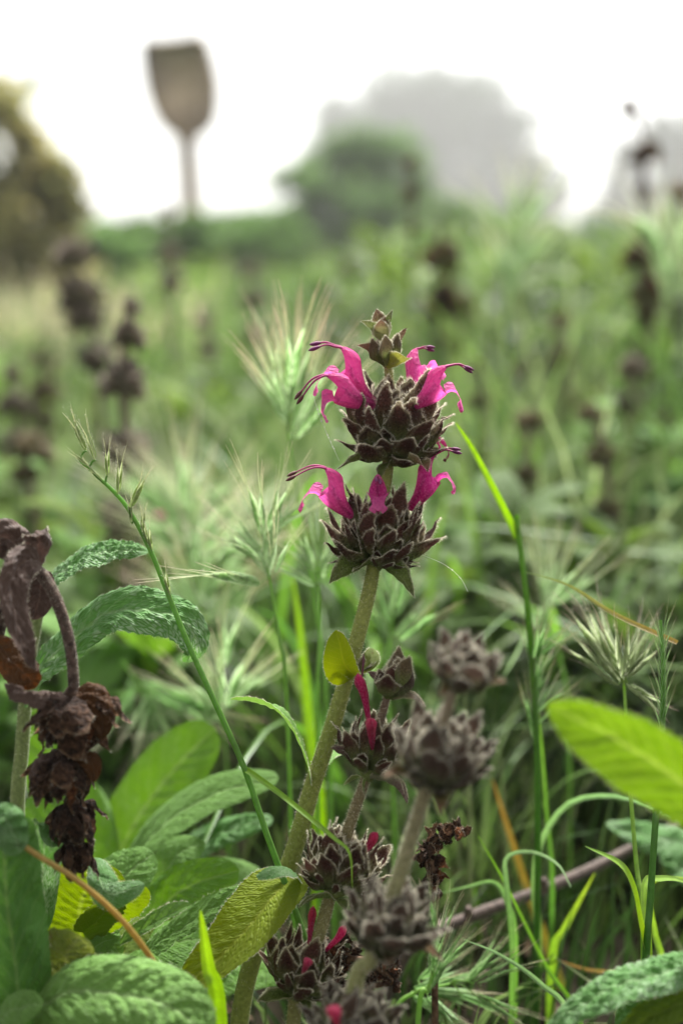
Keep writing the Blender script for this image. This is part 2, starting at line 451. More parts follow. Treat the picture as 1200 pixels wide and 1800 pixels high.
def calyx_mesh(seed, kind='live', hair=320, wide=0.17, tip=0.42, bend=0.16, crumple=0.0, ns=14, nt=26):
    """two-lipped calyx, base at origin, +Z along, +X away from the stem; unit length"""
    r = np.random.default_rng(seed)
    th = np.linspace(-np.pi / 2, 1.5 * np.pi, nt, endpoint=False)
    k = np.abs(((th + np.pi / 2) % np.pi) / np.pi * 2 - 1)
    outer = th < np.pi / 2
    lobe = .70 * (1 - k**1.7) + .30 * (1 - k)**2.2
    vm = np.where(outer, (1 - tip) + tip * lobe, (1 - tip) * 0.97 + tip * 0.6 * lobe)
    vm = vm + r.normal(0, 0.012, nt)
    s = np.linspace(0, 1, ns)
    v = s[:, None] * vm[None]
    w = wide * (0.22 + 0.78 * smooth(0.0, 0.5, v)) * (1 - 0.10 * smooth(0.7, 1, v))
    rib = 1 + 0.05 * np.cos(th * 8)[None] * smooth(0.1, 0.5, v)
    x = 0.85 * w * np.cos(th)[None] * rib
    y = w * np.sin(th)[None] * rib
    cx = 0.10 * np.sin(np.pi * np.clip(v, 0, 1)) - bend * v**2 + 0.10 * smooth(0.8, 1.0, v) * (r.random() * 1.6 - 0.3)
    pts = np.stack([x + cx, y + 0.02 * np.sin(v * 4 + seed), v], -1)
    if crumple:
        for q in range(7):
            f = r.normal(0, 7 if q < 4 else 17, 3); p = r.uniform(0, 6.28, 3)
            pts = pts + crumple * np.sin((pts @ f)[..., None] + p) * smooth(0.05, 0.4, v)[..., None] / 2.2
    edge = smooth(0.91, 1.0, s)[:, None] * .85 * np.ones((1, nt))
    ridge = (np.cos(th * 8)[None] > 0.8) * smooth(0.15, 0.45, v) * 0.30
    if kind == 'live':
        base = np.array([0.15, 0.19, 0.055]); up = np.array([0.066, 0.027, 0.020]) * r.uniform(0.7, 1.5); mg = np.array([0.36, 0.32, 0.20])
    elif kind == 'green':
        base = np.array([0.17, 0.22, 0.06]); up = np.array([0.12, 0.085, 0.045]) * r.uniform(0.75, 1.3); mg = np.array([0.42, 0.38, 0.26])
    elif kind == 'pale':
        base = np.array([0.17, 0.17, 0.075]); up = np.array([0.105, 0.066, 0.056]) * r.uniform(0.6, 1.4); mg = np.array([0.46, 0.40, 0.34])
    elif kind == 'grey':
        base = np.array([0.16, 0.19, 0.08]); up = np.array([0.066, 0.042, 0.030]) * r.uniform(0.7, 1.4); mg = np.array([0.34, 0.32, 0.26])
    else:
        base = np.array([0.040, 0.022, 0.014]); up = np.array([0.070, 0.036, 0.020]) * (0.45, 1.0, 1.9, 0.7, 1.3)[seed % 5] * ((1.25, .9, .7) if seed % 5 == 2 else (1, 1, 1)); mg = np.array([0.16, 0.10, 0.055])
    g = smooth(0.28, 0.72, v)[..., None]
    c = base * (1 - g) + up * g
    c = c * (1 - ridge[..., None]) + mg * 0.6 * ridge[..., None]
    c = c * (1 - edge[..., None]) + mg * edge[..., None]
    mb = MB(); mb.grid(pts, closed=True, col=c)
    if hair:
        nr = int(hair * 0.8); j = r.integers(0, nt, nr); f = r.random((nr, 1)); a = pts[-1, j]; b = pts[-1, (j + 1) % nt]
        q = a * (1 - f) + b * f
        dirs = np.stack([np.cos(th[j]) * 0.9, np.sin(th[j]) * 0.9, np.full(nr, 0.8)], -1)
        mb.hairs(q, dirs, 0.055, 0.0036, rng=r)
        nr = hair - nr; j = r.integers(0, nt, nr); i = r.integers(3, ns, nr)
        dirs = np.stack([np.cos(th[j]), np.sin(th[j]), np.full(nr, 0.35)], -1)
        mb.hairs(pts[i, j], dirs, 0.04, 0.0022, rng=r)
    return mb.mesh('calyx', [M_DRYC if kind == 'dry' else M_CALYX, M_HAIR])

CALYX = {k: [calyx_mesh(10 * i + s, k, hair=h, wide=w, tip=t, bend=b, crumple=cr)
             for s, (w, t, b) in enumerate([(0.17, 0.48, 0.16), (0.19, 0.46, 0.10), (0.14, 0.55, 0.2), (0.165, 0.44, 0.05), (0.125, 0.5, 0.24)])]
         for i, (k, h, cr) in enumerate([('live', 700, 0.02), ('green', 600, 0.015), ('grey', 300, 0.01), ('dry', 90, 0.05)])}
CALYX_FAR = {k: [calyx_mesh(90 + 10 * i + s, k, hair=70, wide=w, tip=0.42, bend=b, crumple=cr, ns=7, nt=12)
                 for s, (w, b) in enumerate([(0.18, 0.15), (0.2, 0.05), (0.16, 0.2)])]
             for i, (k, cr) in enumerate([('live', 0.01), ('grey', 0.02), ('dry', 0.05), ('pale', 0.02)])}

def bract_mesh(seed, col, col2, pointed=True, cup=0.45, droop=0.25, hair=260):
    r = np.random.default_rng(seed)
    nv, nu = 22, 7
    v = np.linspace(0, 1, nv); u = np.linspace(-1, 1, nu * 2 + 1)
    w = (v + 0.03)**0.55 * (1 - v + 1e-5)**(0.95 if pointed else 0.45); w = w / w.max() * 0.30
    cx = droop * v**2 - 0.05 * np.sin(np.pi * v) + 0.12 * smooth(0.75, 1, v) * r.uniform(-1, 1)
    y = u[None] * w[:, None] * (1 - 0.15 * np.abs(u)[None])
    x = cx[:, None] - cup * w[:, None] * u[None]**2 + 0.012 * np.sin(v[:, None] * 23 + u[None] * 4 + seed)
    pts = np.stack([x, y, np.broadcast_to(v[:, None], x.shape)], -1)
    e = (smooth(0.8, 1, np.abs(u))[None] * np.ones((nv, 1)))[..., None]
    t = smooth(0.3, 0.9, v)[:, None, None] * np.ones((1, len(u), 1))
    c = np.asarray(col) * (1 - t) + np.asarray(col2) * t
    vn = ((np.abs(np.sin((v[:, None] * 6 - np.abs(u)[None] * 1.5) * np.pi)) < 0.18) | (np.abs(u)[None] < 0.08))[..., None] * 0.25
    c = c * (1 - vn) + np.array([0.3, 0.33, 0.16]) * vn
    c = c * (1 - e * 0.8) + np.array([0.55, 0.52, 0.34]) * e * 0.8
    mb = MB(); mb.grid(pts, col=c)
    if hair:
        i = r.integers(1, nv, hair); j = r.integers(0, 2, hair) * (2 * nu); f = r.random((hair, 1))
        q = pts[i, j] * f + pts[i - 1, j] * (1 - f)
        d = np.stack([np.full(hair, 0.2), np.sign(j - nu) * 1.0, np.full(hair, 0.35)], -1)
        mb.hairs(q, d, 0.05, 0.0045, rng=r)
        i = r.integers(1, nv - 1, hair // 2); j = r.integers(1, 2 * nu, hair // 2)
        mb.hairs(pts[i, j], np.tile([1.0, 0, 0.2], (hair // 2, 1)), 0.04, 0.0035, rng=r)
    return mb.mesh('bract', [M_CALYX, M_HAIR])

BRACT = {'green': [bract_mesh(s, (0.16, 0.22, 0.05), (0.12, 0.14, 0.045), droop=d) for s, d in ((1, 0.2), (2, 0.4), (3, 0.05))],
         'brown': [bract_mesh(s, (0.26, 0.26, 0.09), (0.19, 0.10, 0.06), droop=d, cup=0.7) for s, d in ((4, -0.1), (5, 0.1), (6, -0.3))],
         'lime': [bract_mesh(7, (0.34, 0.36, 0.05), (0.30, 0.30, 0.04), pointed=False, cup=0.5, droop=0.1)],
         'grey': [bract_mesh(s, (0.2, 0.2, 0.11), (0.13, 0.075, 0.07), pointed=False, cup=0.9, droop=d) for s, d in ((8, 0.1), (9, 0.3))],
         'dry': [bract_mesh(s, (0.06, 0.035, 0.02), (0.12, 0.05, 0.02), droop=d, hair=30, cup=0.9) for s, d in ((10, 0.5), (11, 0.8))]}
for m_ in BRACT['dry']: m_.materials[0] = M_DRYC

def bract_at(root, kind, i, p0, p1, xhint, wscale=1.0):
    """p0 base, p1 tip"""
    L = np.linalg.norm(p1 - p0)
    return part(root, 'bract', BRACT[kind][i % len(BRACT[kind])], mat_from(p0, p1 - p0, xhint, (L, L * wscale, L)))

def calyx_at(root, kind, i, p0, p1, xhint, wscale=1.0):
    L = np.linalg.norm(p1 - p0)
    return part(root, 'calyx', CALYX[kind][i % 5], mat_from(p0, p1 - p0, xhint, (L * wscale, L * wscale, L)))

def whorl(root, base, axis, L, kind, seed, rings=((76, 6, 1.0), (56, 9, 0.92), (34, 11, 0.78), (10, 11, 0.58)), lib=None, fat=1.0, bracts='green', nb=5, bl=0.62, jit=9, core=True, bel=(-28, -2)):
    r = np.random.default_rng(seed)
    lib = lib or CALYX
    axis = unit(axis); e1 = unit(np.cross(axis, [0.2, 1, 0.1])); e2 = np.cross(axis, e1)
    if core:
        mb = MB()
        g = (0.13, 0.16, 0.05) if kind != 'dry' else (0.05, 0.03, 0.02)
        mb.tube([base - axis * 0.10 * L, base + axis * 0.05 * L, base + axis * 0.2 * L, base + axis * 0.34 * L], [0.06 * L, 0.17 * L, 0.15 * L, 0.05 * L], n=10, seg=10, col=g)
        built(root, 'receptacle', mb, [M_STEM if kind != 'dry' else M_DRY])
    for el, n, ls in rings:
        off = r.uniform(0, 6.28)
        for q in range(n):
            a = off + 2 * np.pi * (q + r.uniform(-0.22, 0.22)) / n
            e = math.radians(el + r.normal(0, jit))
            out = e1 * math.cos(a) + e2 * math.sin(a)
            dr = out * math.cos(e) + axis * math.sin(e)
            xh = out * math.sin(e) - axis * math.cos(e) + np.cross(axis, out) * r.normal(0, 0.25)
            s = L * ls * r.uniform(0.84, 1.08); wsc = fat * r.uniform(0.78, 1.2)
            b = base + axis * L * (0.02 + 0.10 * math.sin(e)) + out * L * 0.11
            part(root, 'calyx', lib[kind][int(r.integers(0, len(lib[kind])))], mat_from(b, dr, xh, (s * wsc, s * wsc, s)))
    for q in range(nb):
        a = 2 * np.pi * (q + r.uniform(-0.25, 0.25)) / nb + seed
        out = e1 * math.cos(a) + e2 * math.sin(a)
        e = math.radians(r.uniform(*bel))
        dr = out * math.cos(e) + axis * math.sin(e)
        s = L * bl * r.uniform(0.8, 1.15)
        part(root, 'bract', BRACT[bracts][q % len(BRACT[bracts])], mat_from(base - axis * 0.03 * L + out * L * 0.08, dr, -axis + out * 0.1, (s, s, s)))

def corolla_mesh(seed, c0=(0.42, 0.015, 0.15), c1=(0.75, 0.10, 0.38), gape=1.0, frill=1.0):
    """+Z along the tube, +X = upper-lip side; unit length to the beak"""
    r = np.random.default_rng(seed)
    c0 = np.array(c0); c1 = np.array(c1)
    mb = MB(); nt = 20
    t = np.linspace(0, 0.66, 14)
    rr = np.interp(t, [0, 0.12, 0.3, 0.5, 0.66], [0.065, 0.078, 0.112, 0.160, 0.195])
    a = np.linspace(0, 2 * np.pi, nt, endpoint=False)
    cx = -0.05 * np.sin(t / 0.66 * 3.0)
    pts = np.stack([cx[:, None] + np.cos(a)[None] * rr[:, None] * 1.05, np.sin(a)[None] * rr[:, None] * 0.85, np.broadcast_to(t[:, None], (14, nt))], -1)
    vn = (np.cos(a * 5) > 0.7)[None, :, None] * 0.35
    g = (t / 0.66)[:, None, None]
    col = (c0 * (1 - g) + c1 * g) * (1 - vn)
    mb.grid(pts, closed=True, col=col)
    # upper lip: hood that narrows to a beak
    n2 = 12; m2 = 13
    s = np.linspace(0, 1, n2); b = np.linspace(-np.pi / 2 * 1.05, np.pi / 2 * 1.05, m2)
    wr = np.interp(s, [0, 0.25, 0.6, 0.9, 1], [0.195, 0.165, 0.105, 0.055, 0.018])
    zz = 0.66 + 0.34 * s
    cx = -0.006 + 0.085 * s + 0.03 * np.sin(s * 3)
    pts = np.stack([cx[:, None] + np.cos(b)[None] * wr[:, None] * 1.05, np.sin(b)[None] * wr[:, None] * 0.85, zz[:, None] + 0.0 * b[None]], -1)
    mb.grid(pts, col=c1 * (1 - 0.18 * (np.abs(np.sin(b * 2.5)) > 0.9)[None, :, None] * np.ones((n2, 1, 1))))
    # lower lip: spreads, hangs and curls back
    n3, m3 = 18, 13
    s = np.linspace(0, 1, n3); u = np.linspace(-1, 1, m3)
    px = np.interp(s, [0, 0.15, 0.35, 0.6, 0.85, 1.0], [-0.195, -0.215, -0.28, -0.40, -0.49, -0.50]) * (0.75 + 0.25 * gape)
    pz = np.interp(s, [0, 0.15, 0.35, 0.6, 0.85, 1.0], [0.65, 0.75, 0.80, 0.775, 0.70, 0.62])
    w = np.interp(s, [0, 0.2, 0.36, 0.5, 0.62, 0.8, 0.93, 1], [0.165, 0.215, 0.20, 0.12, 0.10, 0.17, 0.17, 0.10])
    yy = u[None] * w[:, None]
    fr = frill * 0.022 * np.sin(u[None] * 9 + s[:, None] * 14 + seed) * smooth(0.45, 1, s)[:, None]
    bowl = 0.07 * (u[None]**2) * (1 - smooth(0.3, 0.6, s))[:, None]
    notch = -0.06 * np.exp(-(u[None] / 0.25)**2) * smooth(0.85, 1, s)[:, None]
    pts = np.stack([px[:, None] + fr + bowl, yy, pz[:, None] + fr * 0.6 + bowl * 0.8 - notch], -1)
    lt = smooth(0.2, 1, s)[:, None, None] * np.ones((1, m3, 1))
    mb.grid(pts, col=c1 * (1 - 0.6 * lt) + np.array([0.84, 0.22, 0.50]) * 0.6 * lt)
    k = 90; i = r.integers(0, 14, k)
    q = np.stack([np.cos(a[i]) * 0.1, np.sin(a[i]) * 0.085, r.uniform(0.2, 0.6, k)], -1)
    mb.hairs(q, q * np.array([1, 1, 0.05]), 0.03, 0.0025, col=(0.8, 0.45, 0.6), rng=r)
    return mb.mesh('flower', [M_PETAL, M_HAIR])

def stamen_mesh(seed, reach=0.38, arc=0.10, droop=0.1, tip=(0.16, 0.015, 0.10)):
    mb = MB()
    for y, k, dz in ((0.012, 1.0, 0.0), (-0.014, 0.86, 0.03)):
        p = [(0.07, y, 0.80), (0.10, y, 0.97), (0.10 + arc * 0.7, y * 1.3, 0.97 + reach * 0.4 * k), (0.10 + arc - droop * 0.4, y * 2, 0.97 + reach * 0.8 * k), (0.10 + arc - droop * 1.3 - dz, y * 2.4, 0.97 + reach * k)]
        mb.tube(p, [0.022, 0.02, 0.017, 0.016, 0.012], n=16, seg=6, col=(0.50, 0.03, 0.20), col2=(0.34, 0.02, 0.14))
        e = np.array(p[-1]); d = unit(np.array(p[-1]) - np.array(p[-2]))
        mb.tube([e - d * 0.05, e, e + d * 0.06, e + d * 0.11], [0.012, 0.034, 0.032, 0.008], n=8, seg=8, col=tip)
    return mb.mesh('stamen', [M_STAMEN])

def bud_mesh(seed, c0=(0.36, 0.015, 0.06), c1=(0.50, 0.02, 0.085)):
    mb = MB()
    z = np.linspace(0, 1, 16); a = np.linspace(0, 2 * np.pi, 14, endpoint=False)
    rr = np.interp(z, [0, 0.3, 0.6, 0.8, 0.93, 1], [0.07, 0.085, 0.12, 0.15, 0.10, 0.01])
    cx = 0.10 * smooth(0.5, 1, z)
    fold = 1 + 0.13 * np.cos(a * 3 + seed)[None] * smooth(0.3, 0.9, z)[:, None]
    pts = np.stack([cx[:, None] + np.cos(a)[None] * rr[:, None] * fold, np.sin(a)[None] * rr[:, None] * 0.8 * fold, np.broadcast_to(z[:, None], (16, 14))], -1)
    g = z[:, None, None]; c = (np.array(c0) * (1 - g) + np.array(c1) * g) * (1 - 0.3 * (np.cos(a * 4) > 0.7)[None, :, None])
    mb.grid(pts, closed=True, col=c)
    r = np.random.default_rng(seed); k = 160; i = r.integers(3, 16, k); j = r.integers(0, 14, k)
    mb.hairs(pts[i, j], np.stack([np.cos(a[j]), np.sin(a[j]), np.full(k, 0.3)], -1), 0.05, 0.004, col=(0.7, 0.35, 0.42), rng=r)
    return mb.mesh('flower_bud', [M_PETAL, M_HAIR])

FLOWERS = [corolla_mesh(1), corolla_mesh(2, gape=0.7), corolla_mesh(3, frill=1.8), corolla_mesh(4, (0.45, 0.01, 0.15), (0.55, 0.03, 0.24), 0.6)]
STAMENS = [stamen_mesh(1, 0.30, -0.09, 0.10), stamen_mesh(2, 0.27, -0.06, 0.26, (0.12, 0.03, 0.03)), stamen_mesh(3, 0.30, -0.06, 0.12), stamen_mesh(4, 0.14, -0.08, 0.08)]
BUDS = [bud_mesh(1), bud_mesh(2, (0.42, 0.01, 0.09), (0.6, 0.02, 0.15))]

def flower_at(root, i, p0, p1, xhint, wsc=1.0, st=None):
    L = np.linalg.norm(p1 - p0)
    M = mat_from(p0, p1 - p0, xhint, (L * wsc, L * wsc, L))
    f = part(root, 'flower', FLOWERS[i], M)
    part(f, 'stamen', STAMENS[i if st is None else st], M)
    return f

def bud_at(root, i, p0, p1, xhint, wsc=1.0):
    L = np.linalg.norm(p1 - p0)
    return part(root, 'flower_bud', BUDS[i], mat_from(p0, p1 - p0, xhint, (L * wsc, L * wsc, L)))

def blade_mb(ctrl, width, hint=None, n=22, col=(0.10, 0.2, 0.03), col2=None, fold=0.35, ea=0.12, eb=0.7, mb=None, mat=0):
    path = catmull(ctrl, n)
    T, N, B = frames(path, CV(0.2, 0.3, 1) if hint is None else hint)
    v = np.linspace(0, 1, n)
    w = (v + 0.02)**ea * (1 - v + 1e-4)**eb; w = w / w.max() * width / 2
    w = np.maximum(w, 0.00012)
    u = np.array([-1, -0.5, 0, 0.5, 1.0])
    pts = path[:, None] + B[:, None] * (u[None] * w[:, None])[..., None] + N[:, None] * (fold * (np.abs(u)[None] - 0.5) * w[:, None])[..., None]
    c = np.asarray(col, float); c2 = c if col2 is None else np.asarray(col2, float)
    t = v[:, None, None]
    rib = np.array([1, 0.9, 1.25, 0.9, 1.0])[None, :, None]
    mb = mb or MB()
    mb.grid(pts, col=(c * (1 - t) + c2 * t) * rib, mat=mat)
    return mb

def to_ground(p, dx=0.0, dy=0.0):
    return np.array([p[0] + dx, p[1] + dy, -0.004])

def spikelet_mesh(seed, nl=8, awn=0.6, c=(0.15, 0.30, 0.08), pale=(0.36, 0.48, 0.24), tip=(0.5, 0.38, 0.32), wid=0.055, spread=0.10):
    """+Z along, unit length without awns; flattened in Y"""
    r = np.random.default_rng(seed); mb = MB()
    for i in range(nl):
        sgn = 1 if i % 2 else -1
        z0 = 0.07 * i + 0.02; L = 0.42 + r.uniform(-0.04, 0.05)
        n = 9; v = np.linspace(0, 1, n)
        w = (v + 0.03)**0.5 * (1 - v + 1e-4)**0.8; w = w / w.max() * wid
        x0 = sgn * (0.012 + spread * v * (1 - 0.25 * v))
        z = z0 + L * v
        a = np.linspace(-1.2, 1.2, 6)
        pts = np.stack([x0[:, None] + sgn * (np.cos(a)[None] - 0.4) * w[:, None] * 0.7, np.sin(a)[None] * w[:, None], np.broadcast_to(z[:, None], (n, 6))], -1)
        e = (np.abs(np.sin(a)) > 0.8)[None, :, None] * 0.7 + 0.25 * v[:, None, None]
        e = np.clip(e, 0, 1); col = np.array(c) * (1 - e) + np.array(pale) * e
        mb.grid(pts, col=col)
        if awn:
            s = np.array([x0[-1], 0, z[-1]]); d = unit([sgn * (0.10 + 0.12 * r.random()), r.normal(0, 0.08), 1])
            mb.tube([s - d * 0.08, s + d * awn * 0.5, s + d * awn * r.uniform(0.85, 1.1) + np.array([sgn * 0.03, 0, 0])], [0.006, 0.005, 0.0015], n=5, seg=4, col=pale, col2=tip)
    # dew-fuzz
    k = 120; zz = r.uniform(0.1, 0.95, k); sx = np.sign(r.normal(size=k))
    q = np.stack([sx * 0.07, r.normal(0, 0.02, k), zz], -1)
    mb.hairs(q, np.stack([sx, r.normal(0, 0.4, k), np.full(k, 0.8)], -1), 0.05, 0.003, rng=r)
    return mb.mesh('spikelet', [M_HEAD, M_HAIR])

SPIKELETS = {'green': [spikelet_mesh(s) for s in (1, 2, 3)],
             'pink': [spikelet_mesh(s, 8, 0.8, (0.24, 0.40, 0.14), (0.62, 0.70, 0.46), (0.66, 0.50, 0.44)) for s in (4, 5, 6)],
             'pale': [spikelet_mesh(s, 7, 0.9, (0.23, 0.37, 0.14), (0.56, 0.65, 0.42), (0.62, 0.55, 0.45)) for s in (7, 8)],
             'fat': [spikelet_mesh(s, 7, 0.38, (0.24, 0.32, 0.13), (0.50, 0.52, 0.36), (0.42, 0.30, 0.28), 0.085, 0.11) for s in (11, 12)],
             'slim': [spikelet_mesh(s, 4, 0.35, (0.22, 0.30, 0.09), (0.55, 0.56, 0.36), (0.5, 0.5, 0.35), 0.066, 0.04) for s in (9, 10)]}

def grass_head(label, culm, d_w, kind, spikes, group=None, name='brome_plant', culm_col=(0.16, 0.28, 0.05), r0=0.0009, flatx=None):
    """culm: world ctrl pts from ground to tip; spikes: list of (p0, p1) world"""
    root = thing(name, label, 'grass', culm[0], group)
    mb = MB(); mb.tube(culm, [r0 * 1.25, r0, r0 * 0.8, r0 * 0.5], n=40, seg=7, col=culm_col, col2=tuple(min(1, x * 1.35) for x in culm_col))
    cu = built(root, 'culm', mb, [M_GRASS])
    path = catmull(culm, 80)
    for i, (p0, p1) in enumerate(spikes):
        near = path[np.argmin(np.linalg.norm(path - p0, axis=1))]
        if np.linalg.norm(near - p0) > 0.0008:
            m2 = MB(); m2.tube([near, (near + p0) / 2 + np.array([0, 0, 0.0015]), p0 + (p1 - p0) * 0.03], [r0 * 0.4, r0 * 0.3, r0 * 0.3], n=7, seg=5, col=culm_col)
            built(root, 'pedicel', m2, [M_GRASS])
        L = np.linalg.norm(p1 - p0)
        lib = SPIKELETS[kind]
        part(root, 'spikelet', lib[i % len(lib)], mat_from(p0, p1 - p0, CV(1, 0.1, RNG.uniform(-0.8, 0.8)), (L * 0.9, L * 0.9, L)))
    return root

def fan(c, n, lo, hi, L0, L1, d, depth_j=0.02, seed=0, along=None):
    """n spikelets fanning from points (px) along a line; angles in degrees from up, clockwise"""
    r = np.random.default_rng(seed); out = []
    for i in range(n):
        t = i / max(1, n - 1)
        (x0, y0), (x1, y1) = along or (c, c)
        k = r.uniform(0, 1)
        bx, by = x0 + (x1 - x0) * k, y0 + (y1 - y0) * k
        a = math.radians(lo + (hi - lo) * t + r.normal(0, 6)); L = r.uniform(L0, L1)
        dz = r.normal(0, depth_j)
        off = r.uniform(6, 22)
        b = P(bx + math.sin(a) * off, by - math.cos(a) * off, d + dz * 0.3)
        e = P(bx + math.sin(a) * (L + off), by - math.cos(a) * (L + off), d + dz)
        out.append((b, e))
    return out

# ------------------------------------------------------------------ setting: ground
def ground_h(x, y):
    return 0.012 * np.sin(x * 1.7 + 0.4) * np.sin(y * 1.3) * np.clip((np.hypot(x, y) - 1) / 3, 0, 1)
xs = np.concatenate([-np.geomspace(900, 3, 26), np.linspace(-2.6, 2.6, 27), np.geomspace(3, 900, 26)])
ys = np.concatenate([-np.geomspace(900, 1.5, 12), np.linspace(-1, 8, 60), np.geomspace(9, 900, 30)])
gx, gy = np.meshgrid(xs, ys, indexing='xy')
mb = MB(); mb.grid(np.stack([gx, gy, ground_h(gx, gy)], -1))
b = NT('soil')
co = b.n('ShaderNodeTexCoord').outputs['Object']
n1 = b.noise(40, 6, co); n2 = b.noise(0.6, 4, co)
near = b.mixc(n1, (0.008, 0.007, 0.004), (0.032, 0.026, 0.014))
fld = b.mixc(n2, (0.03, 0.05, 0.015), (0.10, 0.10, 0.045))
geo = b.n('ShaderNodeNewGeometry'); sep = b.n('ShaderNodeSeparateXYZ'); b.l(geo.outputs['Position'], sep.inputs[0])
mr = b.n('ShaderNodeMapRange', i_1=2.0, i_2=5.0); b.l(sep.outputs[1], mr.inputs[0])
gm = finish(b, b.mixc(mr.outputs[0], near, fld), 0.95, 0, bump=n1, bump_d=0.006, bump_s=0.8, spec=0.1)
g_o = lone('ground', None, None, mb, [gm], kind='structure')

# leaf litter on the soil
mb = MB(); k = 2600
x = RNG.uniform(-0.7, 0.9, k); y = RNG.uniform(0.35, 1.6, k); a = RNG.uniform(0, 6.28, k); L = RNG.uniform(0.006, 0.03, k); W = L * RNG.uniform(0.08, 0.4, k)
tz = RNG.uniform(0.001, 0.012, k)
dx, dy = np.cos(a), np.sin(a)
v = np.stack([np.stack([x - dx * L / 2, y - dy * L / 2, tz], -1), np.stack([x - dy * W, y + dx * W, tz + 0.004], -1),
              np.stack([x + dx * L / 2, y + dy * L / 2, tz + RNG.uniform(-0.001, 0.008, k)], -1), np.stack([x + dy * W, y - dx * W, tz + 0.002], -1)], 1)
cc = np.array([0.085, 0.055, 0.03])[None] * RNG.uniform(0.3, 1.9, (k, 1)) * np.array([1, 1, 1])[None]
mb.add(v.reshape(-1, 3), quads=np.arange(k * 4).reshape(-1, 4), col=np.repeat(cc, 4, 0))
lone('leaf_litter', 'dry brown leaf litter scattered over the dark soil', 'litter', mb, [M_DRY], kind='stuff')

# ------------------------------------------------------------------ hero sage spike
D = 0.515
hero = thing('sage_plant', 'magenta-flowered sage spike with two open whorls of dark calyces', 'sage', to_ground(P(400, 1790, 0.535), 0.0, 0.0))
g0 = to_ground(P(400, 1790, 0.535))
mbs = stem_mb([g0, P(430, 1740, 0.532), P(515, 1500, 0.525), P(548, 1385, 0.52), P(580, 1290, 0.518), P(612, 1180, D), P(640, 1075, D), P(655, 1005, D), P(668, 900, D), P(680, 830, D), P(688, 730, D), P(683, 655, D), P(677, 620, D), P(672, 590, D)],
              [0.0034, 0.0034, 0.0031, 0.0029, 0.0027, 0.0024, 0.0023, 0.0018, 0.0013, 0.0011], n=120, seg=12, col=(0.20, 0.24, 0.055), col2=(0.24, 0.24, 0.07), hair=5500)
built(hero, 'stem', mbs, [M_STEM, M_HAIR])
whorl(hero, P(690, 806, D), P(690, 700, D) - P(684, 806, D), 0.0285, 'live', 3, nb=0, fat=1.1,
      jit=5, rings=((78, 6, 1.02), (60, 10, 0.97), (43, 12, 0.86), (26, 14, 0.68), (8, 12, 0.50)))
whorl(hero, P(662, 990, D), P(672, 890, D) - P(660, 990, D), 0.0265, 'live', 8, nb=0, fat=1.1,
      jit=5, rings=((78, 6, 1.02), (59, 10, 0.98), (41, 12, 0.88), (23, 14, 0.71), (4, 12, 0.52)))
# bracts under the whorls
B_ = lambda k, i, a, b_, xh, ws=1.0: bract_at(hero, k, i, P(*a), P(*b_), CV(*xh), ws)
B_('green', 0, (680, 806, D - .004), (592, 806, D - .010), (0, -1, .35), 1.1)
B_('green', 1, (690, 812, D - .005), (660, 828, D - .012), (0, -.9, .4), 1.5)
B_('brown', 0, (700, 812, D - .004), (752, 828, D - .018), (0, -1, .4), 1.2)
B_('green', 2, (705, 808, D + .004), (776, 792, D + .006), (0, -.9, .5), 1.1)
B_('green', 2, (690, 808, D + .006), (650, 812, D + .02), (0, -1, .1), 1.1)
B_('green', 0, (645, 985, D - .003), (570, 1016, D - .008), (-.3, -.6, .7), 1.25)
B_('green', 2, (655, 990, D - .005), (622, 1006, D - .013), (0, -.8, .5), 1.5)
B_('green', 1, (672, 992, D - .004), (744, 1036, D - .010), (-.3, -.5, .7), 1.0)
B_('green', 2, (672, 985, D + .004), (748, 975, D + .008), (0, -1, .3), 1.0)
# small top whorl
B_('brown', 0, (679, 646, D - .003), (628, 606, D - .006), (-.5, -.7, .5), 1.25)
B_('lime', 0, (682, 647, D - .004), (714, 622, D - .012), (.3, -.5, .8), 1.5)
B_('brown', 2, (684, 640, D), (729, 588, D - .001), (.8, -.4, .3), 1.0)
C_ = lambda k, i, a, b_, xh, ws=1.0: calyx_at(hero, k, i, P(*a), P(*b_), CV(*xh), ws)
C_('green', 0, (676, 642, D - .003), (652, 594, D - .006), (-.5, -.2, .8), 1.35)
C_('green', 1, (680, 642, D - .005), (676, 586, D - .009), (0, -.1, 1), 1.2)
C_('green', 2, (684, 640, D - .004), (700, 584, D - .007), (.4, -.1, .9), 1.4)
C_('live', 3, (680, 640, D + .004), (690, 590, D + .008), (.3, .1, -1), 1.3)
C_('green', 4, (676, 640, D + .004), (662, 592, D + .01), (-.4, .1, -1), 1.3)
# terminal bud
B_('green', 0, (671, 597, D - .001), (640, 558, D - .002), (-.7, -.5, .5), 1.35)
B_('green', 2, (674, 597, D), (692, 545, D), (.9, -.3, .4), 1.25)
B_('brown', 2, (671, 595, D - .002), (657, 543, D - .003), (-.3, -.1, 1), 1.35)
B_('brown', 1, (673, 597, D - .004), (668, 560, D - .007), (.1, -.2, 1), 1.5)
B_('brown', 2, (675, 596, D - .003), (682, 556, D - .004), (.5, -.1, .9), 1.4)
B_('brown', 2, (673, 595, D + .002), (672, 552, D + .003), (.2, 0, -.9), 1.4)
